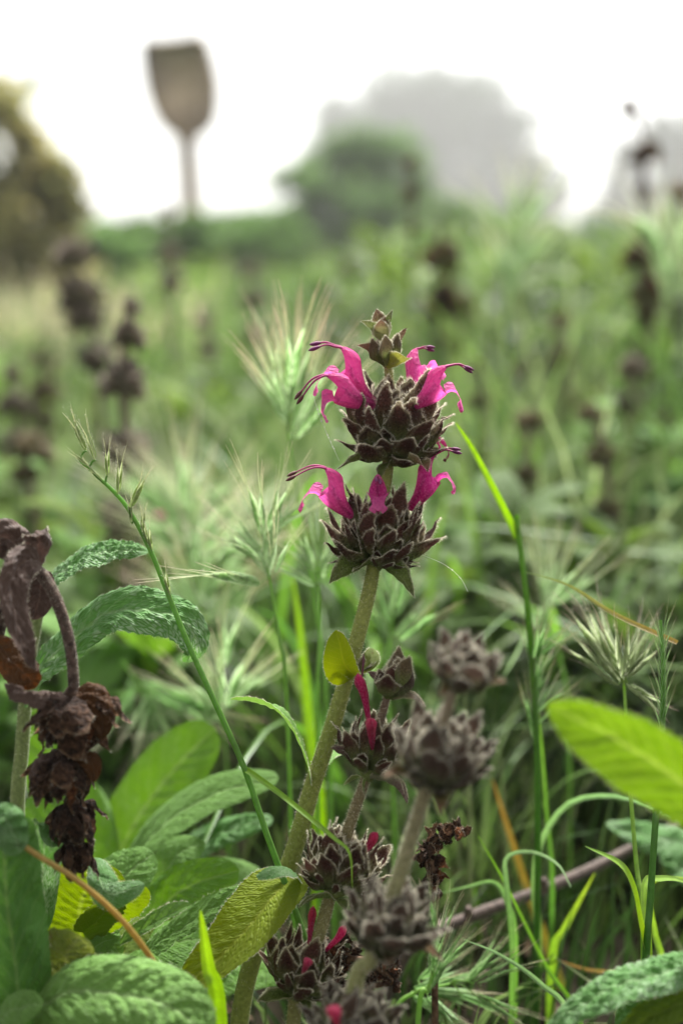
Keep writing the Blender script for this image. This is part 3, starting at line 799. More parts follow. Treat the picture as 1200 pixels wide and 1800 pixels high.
# open flowers
flower_at(hero, 0, P(654, 706, D - .004), P(589, 618, D - .008), CV(.7, .6, .25), 1.3)
flower_at(hero, 1, P(660, 712, D - .008), P(568, 670, D - .016), CV(.35, .85, .35), 1.2)
flower_at(hero, 2, P(722, 716, D - .013), P(792, 652, D - .017), CV(-.6, .7, .3), 1.3)
flower_at(hero, 1, P(712, 702, D + .006), P(741, 616, D + .010), CV(-.9, .2, .3), 1.15, 3)
flower_at(hero, 3, P(752, 745, D + .004), P(784, 792, D + .006), CV(.8, .5, .2), 0.6, 1)
flower_at(hero, 2, P(620, 908, D - .006), P(562, 830, D - .010), CV(.7, .6, .3), 1.35, 1)
flower_at(hero, 3, P(664, 905, D - .006), P(664, 842, D - .022), CV(0, .75, -.6), 0.95, 3)
flower_at(hero, 3, P(718, 895, D + .002), P(772, 806, D - .002), CV(-.8, .5, -.15), 1.1, 2)
# small leaf pair and leaf pair lower on the stem
leaf(hero, [(624, 1188, D - .003), (606, 1168, D - .008), (598, 1135, D - .011), (590, 1108, D - .010)], 62, (-.35, -.25, .9), ML_YEL, fold=0.45, curl=0.3, nu=8, nv=40, seed=31, ea=.35, eb=.75, bul=.0002, hair=400)
leaf(hero, [(618, 1190, D), (596, 1170, D - .004), (583, 1160, D - .004)], 26, (-.2, .6, .7), ML_SOFT, fold=0.6, nu=6, nv=30, seed=32, bul=.0002, hair=200)
leaf(hero, [(628, 1180, D + .003), (650, 1160, D + .004), (655, 1140, D + .008)], 30, (.3, .3, .9), ML_OLD, fold=0.4, nu=6, nv=30, seed=33, bul=.0002, hair=200)
C_('green', 1, (630, 1186, D - .003), (638, 1150, D - .005), (.3, -.1, .9), 0.9)
C_('grey', 2, (612, 1176, D + .002), (578, 1148, D), (-.5, -.5, .3), 0.7)
C_('grey', 4, (632, 1180, D + .002), (662, 1166, D), (.5, -.6, .3), 0.7)
leaf(hero, [(546, 1384, .518), (538, 1340, .512), (500, 1265, .508), (455, 1238, .512), (405, 1230, .520)], 46, (.45, .75, .35), ML_SOFT, petiole=0.22, fold=0.55, curl=-.2, nu=9, nv=60, seed=34, ea=.6, eb=.7, serr=.07, nserr=16, bul=.0003, hair=700)
leaf(hero, [(552, 1384, .522), (572, 1345, .530), (600, 1325, .545), (640, 1330, .555)], 26, (0, .9, .3), ML_SOFT, petiole=0.3, fold=0.6, nu=7, nv=40, seed=35, bul=.0003, hair=300)
# the big yellowing leaf near the foot
leaf(hero, [(512, 1535, .512), (470, 1590, .500), (400, 1670, .492), (310, 1748, .490)], 118, (-.35, .45, .8), ML_YEL, fold=0.12, curl=0.12, nu=14, nv=90, seed=36, ea=.30, eb=.55, serr=.05, nserr=34, bul=.0004, ruffle=.012, hair=700)
leaf(hero, [(524, 1545, .508), (505, 1528, .496), (480, 1528, .490), (450, 1540, .490)], 44, (.1, .9, .45), ML_FROST, fold=-.15, curl=-.25, nu=9, nv=40, seed=37, ea=.35, eb=.4, bul=.0004, hair=400)

# ------------------------------------------------------------------ second sage spike, crimson buds
D2 = 0.497
s2 = thing('sage_plant', 'shorter sage spike with closed crimson buds and three dark whorls', 'sage', to_ground(P(500, 1800, 0.50)))
built(s2, 'stem', stem_mb([to_ground(P(500, 1800, 0.50)), P(520, 1750, D2), P(560, 1645, D2), P(592, 1530, D2), P(618, 1440, D2), P(642, 1370, D2), P(662, 1290, D2), P(682, 1220, D2)],
      [0.0026, 0.0024, 0.0021, 0.0019, 0.0015, 0.0013], n=90, seg=10, col=(0.20, 0.20, 0.07), col2=(0.13, 0.085, 0.06), hair=5200), [M_STEM, M_HAIR])
ax2 = P(682, 1220, D2) - P(642, 1370, D2)
B2 = lambda k, i, a, b_, xh, ws=1.0: bract_at(s2, k, i, P(*a), P(*b_), CV(*xh), ws)
C2 = lambda k, i, a, b_, xh, ws=1.0: calyx_at(s2, k, i, P(*a), P(*b_), CV(*xh), ws)
# top bud cluster
B2('grey', 0, (680, 1228, D2 - .003), (648, 1180, D2 - .004), (-.8, -.4, .3), .8)
B2('grey', 1, (690, 1232, D2 - .003), (745, 1222, D2 - .006), (.2, -.9, .4), .8)
C2('live', 0, (680, 1228, D2 - .003), (672, 1172, D2 - .007), (-.5, -.1, .8), 1.6)
C2('live', 2, (684, 1228, D2 - .004), (692, 1168, D2 - .009), (.1, -.1, 1), 1.6)
C2('grey', 3, (688, 1228, D2 - .003), (714, 1172, D2 - .006), (.7, -.1, .7), 1.7)
C2('green', 4, (686, 1226, D2), (704, 1136, D2 - .002), (.1, 0, 1), 1.4)
C2('live', 1, (686, 1226, D2 + .003), (700, 1150, D2 + .006), (.3, 0, -.9), 1.5)
C2('green', 3, (690, 1222, D2 - .005), (712, 1146, D2 - .007), (.5, 0, .9), 1.3)
C2('live', 1, (682, 1226, D2 - .006), (684, 1178, D2 - .011), (-.2, -.2, 1), 1.7)
C2('live', 3, (682, 1226, D2 + .003), (672, 1175, D2 + .008), (-.5, 0, -.9), 1.2)
whorl(s2, P(646, 1364, D2), ax2, 0.0215, 'live', 21, nb=0, rings=((80, 5, 1.0), (66, 8, 1.0), (50, 10, .88), (32, 10, .66)), fat=.95, jit=6)
B2('grey', 0, (640, 1362, D2 - .003), (584, 1312, D2 - .006), (-.6, -.7, .3), .9)
B2('grey', 1, (650, 1370, D2 - .004), (722, 1384, D2 - .010), (.1, -.9, .4), .8)
B2('green', 0, (644, 1370, D2 - .004), (636, 1398, D2 - .008), (0, -.7, .6), 1.2)
B2('green', 1, (640, 1370, D2 + .003), (606, 1366, D2 + .008), (0, -1, .3), 1.0)
bud_at(s2, 1, P(648, 1268, D2 - .002), P(634, 1182, D2 - .004), CV(-.8, 0, .6), .78)
bud_at(s2, 0, P(655, 1320, D2 - .008), P(650, 1258, D2 - .014), CV(.1, -.2, 1), 1.15)
mb = MB(); mb.tube([P(636, 1190, D2 - .004), P(638, 1165, D2 - .004), P(639, 1150, D2 - .003)], [.0004, .0003, .0002], n=8, seg=5, col=(.12, .02, .05)); built(s2, 'style', mb, [M_STAMEN])
whorl(s2, P(586, 1572, D2), P(612, 1470, D2) - P(582, 1575, D2), 0.0230, 'live', 22, nb=0, rings=((80, 5, 1.0), (66, 8, 1.0), (50, 10, .86), (32, 11, .66)), fat=1.0, jit=6)
B2('green', 0, (580, 1580, D2 - .003), (524, 1582, D2 - .010), (0, -1, .4), 1.0)
B2('green', 1, (590, 1582, D2 - .005), (610, 1590, D2 - .011), (0, -.9, .4), 1.6)
B2('green', 2, (590, 1580, D2 + .003), (640, 1572, D2 + .004), (0, -1, .3), 1.0)
bud_at(s2, 0, P(628, 1508, D2 - .004), P(668, 1468, D2 - .008), CV(-.5, .8, .3), 1.0)
whorl(s2, P(520, 1752, D2), P(545, 1660, D2) - P(518, 1752, D2), 0.0230, 'live', 23, nb=4, rings=((76, 5, .95), (60, 8, .95), (44, 9, .85), (24, 8, .62)), fat=1.0, jit=6)
bud_at(s2, 0, P(543, 1668, D2 - .002), P(549, 1594, D2 + .004), CV(.2, .1, 1), .85)
bud_at(s2, 1, P(572, 1672, D2 + .003), P(612, 1632, D2 + .004), CV(-.5, .7, .3), 1.0)
bud_at(s2, 0, P(533, 1712, D2 - .012), P(543, 1682, D2 - .016), CV(.2, .3, 1), 1.6)

# ------------------------------------------------------------------ blurred sage spike nearer the lens
s3 = thing('sage_plant', 'grey-brown hairy sage spike standing before the crimson-budded one', 'sage', to_ground(P(590, 1800, 0.44)))
D3 = 0.425
built(s3, 'stem', stem_mb([to_ground(P(590, 1800, 0.44)), P(618, 1780, .437), P(655, 1680, .432), P(695, 1560, .428), P(720, 1480, .426), P(745, 1400, .422), P(765, 1330, .418), P(795, 1215, .412), P(815, 1150, .408)],
      [0.0026, .0024, .0021, .0017, .0013], n=80, seg=10, col=(0.22, 0.24, 0.09), col2=(0.20, 0.15, 0.11), hair=3500), [M_STEM, M_HAIR])
ax3 = P(795, 1215, .412) - P(745, 1400, .422)
whorl(s3, P(808, 1208, .412), ax3, 0.0150, 'grey', 31, nb=4, bel=(10, 28), bracts='brown', bl=.75, rings=((80, 5, 1.0), (60, 8, 1.0), (36, 9, .9)), fat=1.3, jit=6)
whorl(s3, P(762, 1384, .421), ax3, 0.0225, 'grey', 32, nb=4, bel=(10, 28), bracts='brown', bl=.72, rings=((80, 6, 1.0), (65, 9, 1.0), (49, 11, .9), (30, 11, .7)), fat=1.0, jit=6)
whorl(s3, P(676, 1660, .431), ax3, 0.0200, 'grey', 33, nb=4, bel=(10, 28), bracts='brown', bl=.75, rings=((79, 6, 1.0), (62, 9, 1.0), (45, 10, .9), (26, 10, .7)), fat=1.05, jit=6)
whorl(s3, P(610, 1830, .438), ax3, 0.0200, 'grey', 34, nb=4, bel=(10, 28), bracts='brown', rings=((74, 6, .95), (52, 8, .95), (30, 9, .85), (8, 8, .62)), fat=1.15)
bud_at(s3, 0, P(592, 1800, .424), P(582, 1768, .416), CV(.2, .3, 1), 1.5)

# ------------------------------------------------------------------ dead drooping stalk
DD = 0.475
dead = thing('withered_sage', 'withered dark brown sage stalk drooping with shrivelled hanging whorls', 'dead sage', to_ground(P(-40, 1700, .50)))
built(dead, 'stem', stem_mb([to_ground(P(-40, 1700, .50)), P(-30, 1500, .497), P(-20, 1250, .492), P(0, 1100, .486), P(30, 1015, .48), P(62, 1000, .476), P(95, 1045, .474), P(122, 1130, .473), P(130, 1225, .474), P(126, 1330, .474), P(122, 1420, .475), P(128, 1500, .475)],
      [.0026, .0024, .0021, .0019, .0019, .0018, .0017, .0014, .0010], n=90, seg=10, col=(.09, .065, .05), col2=(.07, .045, .035), hair=4000, hl=.0007, ribs=.12), [M_DRY, M_HAIR])
whorl(dead, P(128, 1214, .474), -UPV + RGT * .03, 0.0205, 'dry', 41, nb=0, rings=((82, 6, .95), (64, 9, .98), (44, 10, .90)), fat=1.05, jit=8)
whorl(dead, P(112, 1318, .474), -UPV - RGT * .10, 0.0190, 'dry', 42, nb=0, rings=((84, 6, .95), (66, 8, .95), (48, 7, .85)), fat=1.0, jit=9)
whorl(dead, P(126, 1402, .475), -UPV + RGT * .05, 0.0170, 'dry', 43, nb=0, rings=((84, 6, .95), (68, 8, .9), (50, 6, .8)), fat=1.0, jit=9)
whorl(dead, P(130, 1462, .475), -UPV + RGT * .05, 0.0150, 'dry', 44, nb=0, rings=((86, 5, 1.0), (72, 6, .85)), fat=.9, jit=6)
leaf(dead, [(70, 985, .474), (38, 990, .466), (18, 1040, .460), (38, 1130, .458), (62, 1178, .460)], 62, (.45, .25, .8), ML_DEAD, fold=.5, curl=-.3, nu=10, nv=60, seed=51, ea=.4, eb=.7, ruffle=.05, bul=.0008, hair=300)
leaf(dead, [(60, 1005, .478), (66, 960, .474), (62, 935, .472), (75, 940, .468)], 52, (.6, .1, .7), ML_DEAD, fold=.5, curl=-.6, nu=8, nv=40, seed=52, ruffle=.06, bul=.0008, hair=200)
leaf(dead, [(60, 1000, .480), (30, 960, .478), (0, 945, .476), (-30, 985, .474)], 70, (.1, .5, .8), ML_DEAD, fold=.3, curl=-.5, nu=8, nv=50, seed=53, ruffle=.06, bul=.0008)
leaf(dead, [(66, 1000, .482), (70, 1040, .482), (58, 1090, .480)], 60, (.5, .1, .8), ML_DEAD, fold=.4, curl=-.4, nu=8, nv=40, seed=54, ruffle=.07, bul=.0008)
leaf(dead, [(-10, 1120, .484), (20, 1160, .480), (48, 1190, .476), (62, 1210, .476)], 62, (.2, -.2, 1), ML_RUST, fold=.3, curl=-.3, nu=8, nv=40, seed=55, ruffle=.06, bul=.0008)
leaf(dead, [(130, 1222, .473), (90, 1222, .468), (45, 1218, .464), (8, 1200, .464)], 40, (0, .7, .7), ML_DEAD, fold=-.5, curl=-.4, nu=8, nv=50, seed=56, ruffle=.06, bul=.0008)
leaf(dead, [(132, 1215, .473), (165, 1222, .470), (180, 1262, .468), (178, 1300, .468)], 46, (.6, .3, .7), ML_RUST, fold=.4, curl=-.4, nu=8, nv=40, seed=57, ruffle=.05, bul=.0008)
leaf(dead, [(108, 1325, .474), (72, 1345, .470), (58, 1395, .468)], 30, (-.5, .3, .8), ML_DEAD, fold=.4, curl=-.4, nu=7, nv=36, seed=58, ruffle=.06, bul=.0006)
leaf(dead, [(128, 1330, .474), (160, 1340, .470), (166, 1375, .468)], 34, (.5, .3, .8), ML_RUST, fold=.4, curl=-.4, nu=7, nv=36, seed=59, ruffle=.06, bul=.0006)

# ------------------------------------------------------------------ leafy sage shoots
def shoot(label, stem_px, leaves, r0=.0025, name='sage_shoot', col=(.16, .2, .07)):
    pts = [P(*q) for q in stem_px]
    g = to_ground(pts[0])
    root = thing(name, label, 'sage leaves', g)
    built(root, 'stem', stem_mb([g] + pts, [r0 * 1.2, r0, r0 * .8], n=40, seg=8, col=col, hair=900), [M_STEM, M_HAIR])
    for sp, w, h, m, kw in leaves:
        leaf(root, sp, w, h, m, **kw)
    return root

shoot('sage shoot with two crinkled pale leaves arching behind the withered stalk', [(30, 1500, .54), (40, 1300, .54), (50, 1180, .54), (70, 1060, .54)], [
    ([(62, 1085, .54), (90, 1028, .535), (140, 990, .53), (200, 972, .527), (262, 970, .525)], 74, (-.1, .86, .42), ML_FROST, dict(fold=.25, curl=-.2, nu=12, nv=100, seed=61, ea=.5, eb=.6, serr=.06, nserr=26, bul=.0009, ruffle=.025, hair=300)),
    ([(40, 1240, .54), (75, 1180, .532), (125, 1130, .525), (185, 1080, .52), (245, 1074, .518), (310, 1088, .518), (342, 1130, .52), (330, 1165, .522)], 92, (.05, .75, .62), ML_FROST, dict(fold=.35, curl=-.35, nu=13, nv=120, seed=62, ea=.4, eb=.4, serr=.06, nserr=30, bul=.001, ruffle=.03, hair=300)),
    ([(60, 1150, .545), (0, 1180, .56), (-50, 1210, .57)], 70, (0, .8, .5), ML_FROST, dict(fold=.2, nv=60, seed=63, bul=.0008)),
])
shoot('large dark crinkled sage leaves rising beside the withered stalk', [(30, 1860, .475), (20, 1810, .473)], [
    ([(40, 1830, .470), (30, 1720, .462), (12, 1580, .456), (10, 1480, .452), (30, 1432, .446)], 124, (.12, .1, 1), ML_DARK, dict(fold=.12, curl=-.3, nu=16, nv=120, seed=64, ea=.25, eb=.32, serr=.03, nserr=40, bul=.0011, ruffle=.012, hair=300)),
    ([(36, 1500, .448), (20, 1460, .444), (5, 1440, .443), (-30, 1450, .444)], 66, (.1, .7, .7), ML_FROST, dict(fold=.1, curl=-.3, nu=10, nv=60, seed=65, bul=.0008, ea=.3, eb=.4)),
    ([(70, 1640, .49), (75, 1540, .487), (80, 1470, .484), (88, 1452, .476), (92, 1490, .472)], 64, (.1, .2, 1), ML_FROST, dict(fold=.1, curl=-.3, nu=10, nv=70, seed=66, bul=.0008, ea=.3, eb=.35)),
    ([(-20, 1830, .455), (20, 1780, .448), (75, 1765, .445)], 80, (0, .8, .6), ML_SOFT, dict(fold=.15, curl=-.25, nu=12, nv=70, seed=67, bul=.0008)),
])
shoot('backlit lime sage leaf with its tip folded over, below the shrivelled whorls', [(140, 1720, .50), (142, 1650, .50)], [
    ([(142, 1652, .50), (140, 1600, .498), (155, 1555, .496), (172, 1508, .494)], 150, (-.1, -.1, 1), ML_LIME, dict(fold=.15, curl=.1, nu=14, nv=70, seed=68, ea=.35, eb=.25, serr=.06, nserr=18, bul=.0004, hair=200)),
    ([(150, 1640, .50), (190, 1600, .494), (225, 1580, .490), (257, 1560, .488)], 92, (.4, -.5, .8), ML_LIME, dict(fold=.1, curl=.1, nu=12, nv=60, seed=69, ea=.3, eb=.5, serr=.08, nserr=14, bul=.0004, hair=200)),
    ([(164, 1508, .492), (176, 1545, .482), (195, 1572, .478), (254, 1555, .482)], 52, (-.2, .7, .7), ML_FROST, dict(fold=-.3, curl=-.3, nu=10, nv=60, seed=70, ea=.35, eb=.45, bul=.0005, hair=300)),
    ([(145, 1690, .50), (175, 1660, .497), (205, 1650, .496)], 36, (.2, .6, .7), ML_SOFT, dict(nu=8, nv=40, seed=71, bul=.0004)),
])
shoot('broad soft green sage leaf lying low in front of a mottled one', [(110, 1860, .47), (100, 1800, .466)], [
    ([(60, 1775, .458), (130, 1745, .450), (230, 1752, .444), (310, 1778, .440), (365, 1830, .438)], 150, (-.05, .72, .7), ML_SOFT, dict(fold=.18, curl=-.35, nu=16, nv=110, seed=72, ea=.3, eb=.4, serr=.02, nserr=40, bul=.0009, hair=250)),
    ([(110, 1760, .475), (115, 1710, .47), (120, 1670, .466), (140, 1645, .462)], 100, (.05, .3, .95), ML_OLD, dict(fold=.15, curl=-.3, nu=12, nv=80, seed=73, ea=.35, eb=.35, serr=.04, nserr=20, bul=.0009, ruffle=.03)),
    ([(130, 1750, .47), (160, 1710, .465), (160, 1680, .462)], 60, (.6, .2, .8), ML_OLD, dict(fold=.3, curl=-.4, nu=10, nv=50, seed=74, ruffle=.05, bul=.0006)),
])
shoot('small grey folded sage leaf pair above the low broad leaf', [(205, 1760, .50), (215, 1680, .50)], [
    ([(212, 1660, .498), (250, 1638, .494), (295, 1612, .49), (335, 1592, .488)], 34, (-.3, .7, .6), ML_SOFT, dict(fold=.8, curl=-.2, nu=8, nv=60, seed=75, ea=.4, eb=.4, bul=.0004, hair=400)),
    ([(212, 1680, .50), (190, 1650, .502), (180, 1625, .504)], 40, (-.2, .6, .7), ML_SOFT, dict(nu=8, nv=40, seed=76, bul=.0004)),
    ([(215, 1690, .50), (250, 1690, .495), (290, 1720, .49)], 44, (0, .8, .6), ML_MID, dict(nu=8, nv=40, seed=77, bul=.0004)),
    ([(214, 1680, .502), (240, 1640, .51), (270, 1620, .515)], 50, (.1, .6, .7), ML_LIME, dict(nu=8, nv=40, seed=78, bul=.0004)),
])
shoot('cluster of long smooth sage leaves spreading behind the leaning grass stem', [(190, 1720, .60), (195, 1600, .60)], [
    ([(195, 1570, .60), (270, 1470, .592), (370, 1400, .585), (490, 1368, .58)], 92, (-.35, .75, .5), ML_SOFT, dict(fold=.2, curl=-.15, nu=12, nv=70, seed=79, ea=.5, eb=.45, serr=.03, bul=.0004)),
    ([(180, 1580, .64), (230, 1460, .635), (300, 1360, .63), (378, 1280, .625)], 128, (-.4, .15, .9), ML_MID, dict(fold=.1, curl=-.05, nu=12, nv=70, seed=80, ea=.45, eb=.4, serr=.03, bul=.0003)),
    ([(205, 1590, .60), (290, 1530, .60), (380, 1470, .60), (480, 1440, .60)], 62, (-.2, .7, .65), ML_FROST, dict(fold=.3, curl=-.3, nu=10, nv=70, seed=81, ea=.4, eb=.4, bul=.0008, ruffle=.02)),
    ([(190, 1600, .61), (150, 1480, .61), (100, 1360, .61), (60, 1240, .61)], 110, (.3, .2, .9), ML_MID, dict(fold=.1, nu=12, nv=60, seed=82, ea=.45, eb=.4, bul=.0004)),
    ([(185, 1580, .63), (160, 1470, .63), (165, 1380, .64)], 90, (.2, .3, .9), ML_SOFT, dict(fold=.1, nu=10, nv=50, seed=83, bul=.0004)),
    ([(190, 1620, .62), (130, 1560, .62), (60, 1500, .62), (0, 1480, .62)], 110, (.2, .5, .8), ML_MID, dict(fold=.1, nu=10, nv=50, seed=84, bul=.0004)),
])
shoot('bed of fresh green sage leaves low behind the folded lime leaf', [(120, 1760, .56), (120, 1700, .56)], [
    ([(120, 1720, .56), (70, 1640, .556), (30, 1570, .553), (-10, 1520, .55)], 110, (.1, .6, .75), ML_MID, dict(fold=.12, nu=11, nv=60, seed=301, ea=.4, eb=.4, bul=.0006)),
    ([(125, 1720, .55), (150, 1640, .545), (200, 1560, .545), (270, 1500, .55)], 110, (-.2, .5, .8), ML_SOFT, dict(fold=.12, nu=11, nv=60, seed=302, ea=.4, eb=.4, bul=.0006)),
    ([(130, 1740, .54), (220, 1690, .535), (300, 1660, .535), (380, 1650, .54)], 100, (-.1, .75, .6), ML_MID, dict(fold=.15, nu=11, nv=60, seed=303, ea=.4, eb=.4, bul=.0006)),
    ([(120, 1740, .53), (200, 1730, .527), (280, 1740, .525), (340, 1770, .525)], 90, (0, .8, .55), ML_SOFT, dict(fold=.15, nu=11, nv=60, seed=304, ea=.4, eb=.4, bul=.0006)),
    ([(115, 1700, .58), (110, 1560, .58), (95, 1450, .58), (110, 1360, .585)], 120, (.1, .4, .9), ML_MID, dict(fold=.12, nu=11, nv=60, seed=305, ea=.4, eb=.4, bul=.0006)),
    ([(130, 1700, .59), (250, 1600, .59), (380, 1560, .59), (480, 1570, .59)], 120, (-.1, .7, .7), ML_SOFT, dict(fold=.12, nu=11, nv=60, seed=306, ea=.4, eb=.4, bul=.0006)),
    ([(130, 1720, .57), (300, 1720, .57), (420, 1690, .57), (520, 1700, .575)], 120, (0, .7, .7), ML_MID, dict(fold=.12, nu=11, nv=60, seed=307, ea=.4, eb=.4, bul=.0006)),
])
shoot('olive and pale sage leaves tucked under the big yellowing leaf', [(250, 1760, .56), (250, 1680, .56)], [
    ([(215, 1680, .56), (270, 1610, .555), (330, 1560, .55), (420, 1530, .545)], 90, (-.2, .5, .8), ML_MID, dict(fold=.15, nu=12, nv=60, seed=85, ea=.4, eb=.4, bul=.0004)),
    ([(240, 1690, .53), (310, 1640, .525), (390, 1590, .52), (465, 1562, .518)], 58, (-.3, .75, .55), ML_SOFT, dict(fold=.35, curl=-.2, nu=12, nv=70, seed=86, ea=.4, eb=.4, bul=.0006, hair=300)),
    ([(255, 1700, .55), (340, 1690, .545), (400, 1720, .54)], 80, (0, .6, .8), ML_MID, dict(fold=.15, nu=10, nv=50, seed=87, bul=.0004)),
    ([(250, 1680, .57), (300, 1520, .57), (360, 1480, .575)], 70, (-.2, .5, .8), ML_SOFT, dict(fold=.15, nu=10, nv=50, seed=88, bul=.0004)),
])
shoot('backlit lime sage leaf reaching in from beside the brome head', [(1330, 1700, .41), (1320, 1500, .405)], [
    ([(1310, 1460, .40), (1220, 1390, .392), (1120, 1320, .388), (1040, 1275, .388), (962, 1238, .390)], 140, (-.45, -.10, .85), ML_TENDER, dict(fold=.2, curl=.05, nu=14, nv=90, seed=89, ea=.45, eb=.62, serr=.12, nserr=24, bul=.0006, ruffle=.02, hair=500)),
], r0=.002)
shoot('frosted crinkled sage leaves drooping over the soil near the twig', [(1290, 1800, .47), (1280, 1720, .465)], [
    ([(1270, 1700, .458), (1200, 1705, .452), (1110, 1728, .448), (1030, 1765, .446), (955, 1815, .446)], 84, (-.25, .85, .45), ML_FROST, dict(fold=.2, curl=-.25, nu=13, nv=110, seed=90, ea=.4, eb=.6, serr=.07, nserr=30, bul=.0009, ruffle=.025, hair=400)),
    ([(1270, 1740, .455), (1200, 1765, .45), (1140, 1790, .447), (1080, 1830, .445)], 60, (-.1, .7, .6), ML_LIME, dict(fold=.3, curl=-.3, nu=11, nv=80, seed=91, serr=.07, bul=.0008, ruffle=.03)),
    ([(1270, 1730, .47), (1200, 1740, .47), (1130, 1775, .468), (1090, 1850, .466)], 90, (-.2, .5, .8), ML_DARK, dict(fold=.2, curl=-.3, nu=12, nv=80, seed=92, serr=.05, bul=.0008)),
    ([(1260, 1710, .46), (1215, 1690, .45), (1185, 1688, .446)], 40, (-.2, .8, .5), ML_FROST, dict(nu=9, nv=40, seed=93, bul=.0006)),
])
shoot('blue-green crinkled sage leaf hanging past the end of the twig', [(1300, 1560, .66), (1290, 1450, .65)], [
    ([(1280, 1480, .65), (1200, 1482, .645), (1130, 1470, .64), (1065, 1448, .64)], 66, (-.1, .7, .7), ML_FROST, dict(fold=.2, curl=-.25, nu=10, nv=60, seed=94, serr=.06, bul=.0008, ruffle=.03)),
    ([(1280, 1500, .66), (1210, 1530, .655), (1160, 1510, .65)], 70, (0, .6, .8), ML_FROST, dict(fold=.2, nu=10, nv=50, seed=95, bul=.0008, ruffle=.03)),
])

# ------------------------------------------------------------------ grasses near the focus
DG = 0.508
gc = [P(560, 1790, .512), P(545, 1685, DG), P(520, 1605, DG), P(470, 1470, DG), P(430, 1352, DG), P(380, 1240, DG), P(330, 1130, DG), P(290, 1030, DG), P(262, 962, DG), P(226, 895, DG), P(196, 860, DG), P(165, 832, DG), P(140, 808, DG)]
sp = [((154, 796), (112, 706)), ((170, 812), (141, 724)), ((190, 840), (187, 755)), ((208, 872), (213, 778)), ((185, 850), (132, 800)), ((160, 822), (115, 787)), ((228, 898), (268, 802)), ((232, 922), (225, 858)), ((250, 942), (253, 872)), ((268, 972), (256, 905)), ((300, 1050), (281, 975)), ((262, 960), (243, 890))]
gr = grass_head('slender leaning grass stem with sparse pale spikelets crossing the crinkled leaves', [to_ground(gc[0])] + gc, .5, 'slim', [(P(*a, DG), P(*b_, DG - .003)) for a, b_ in sp], name='grass_plant', culm_col=(.13, .26, .05), r0=.00115)
built(gr, 'blade', blade_mb([P(430, 1352, DG), P(445, 1362, DG - .003), P(500, 1402, DG - .012), P(585, 1472, DG - .026), P(614, 1500, DG - .03), P(619, 1560, DG - .03)], .0022, col=(.16, .30, .03), col2=(.20, .34, .04)), [M_GRASS])

mb = MB(); mb.tube([to_ground(P(480, 2010, .50)), P(385, 1860, .475), P(292, 1724, .462), P(220, 1625, .455), P(140, 1552, .452), P(60, 1500, .450), P(-40, 1430, .45)], [.0010, .0010, .0010, .0009], n=50, seg=7, col=(.30, .20, .05), col2=(.40, .28, .07))
lone('grass_plant', 'bare tan dry grass stalk slanting in front of the dark crinkled leaf', 'grass', mb, [M_GRASS])
mb = blade_mb([to_ground(P(390, 1830, .462)), P(384, 1795, .46), P(366, 1700, .458), P(352, 1600, .456)], .0058, col=(.18, .34, .025), col2=(.24, .38, .03), fold=.5, eb=.55)
lone('grass_plant', 'short bright upright grass blade before the yellowing leaf', 'grass', mb, [M_GRASS])

# right culms
DR = .50
g1 = thing('grass_plant', 'upright green grass stem with one drooping flag leaf and a narrow downy head', 'grass', to_ground(P(1133, 1720, DR)))
mb = MB(); mb.tube([to_ground(P(1133, 1720, DR)), P(1134, 1700, DR), P(1142, 1590, DR), P(1152, 1440, DR), P(1163, 1290, DR + .004), P(1166, 1180, DR + .006), P(1160, 1090, DR + .008)], [.0017, .0013, .0012, .0010, .0007], n=60, seg=8, col=(.06, .16, .03), col2=(.14, .28, .05)); built(g1, 'culm', mb, [M_GRASS])
built(g1, 'blade', blade_mb([P(1134, 1664, DR - .001), P(1124, 1620, DR - .005), P(1112, 1560, DR - .010), P(1088, 1518, DR - .013), P(1028, 1488, DR - .012)], .0052, col=(.28, .42, .03), col2=(.16, .30, .04), hint=CV(.9, .1, .5)), [M_GRASS])
built(g1, 'blade', blade_mb([P(1140, 1690, DR + .002), P(1133, 1560, DR + .012), P(1160, 1545, DR + .02), P(1200, 1550, DR + .03), P(1240, 1580, DR + .03)], .0032, col=(.22, .38, .03), col2=(.2, .34, .06)), [M_GRASS])
for i in range(12):
    y = 1285 - i * 15; sx = 1 if i % 2 else -1
    p0 = P(1164, y, DR + .004); p1 = P(1164 + sx * 12, y - 46, DR + .003)
    L = np.linalg.norm(p1 - p0); part(g1, 'spikelet', SPIKELETS['green'][i % 3], mat_from(p0, p1 - p0, CV(1, 0, .2), (L * .7, L * .7, L)))

grass_head('grass with a spreading head of fat pale brome spikelets beside the lime leaf', [to_ground(P(1138, 1700, .53)), P(1130, 1640, .53), P(1118, 1520, .535), P(1106, 1370, .54), P(1098, 1230, .55), P(1096, 1200, .55)], .55, 'fat',
    [(P(1092, 1200, .55), P(1010, 1060, .56)), (P(1092, 1202, .55), P(1032, 1050, .57)), (P(1094, 1200, .55), P(1066, 1085, .54)), (P(1096, 1198, .55), P(1118, 1090, .55)), (P(1098, 1196, .55), P(1140, 1080, .56)), (P(1098, 1195, .55), P(1158, 1130, .55)), (P(1100, 1200, .55), P(1170, 1250, .54)), (P(1090, 1205, .55), P(990, 1120, .56))], culm_col=(.22, .34, .06))

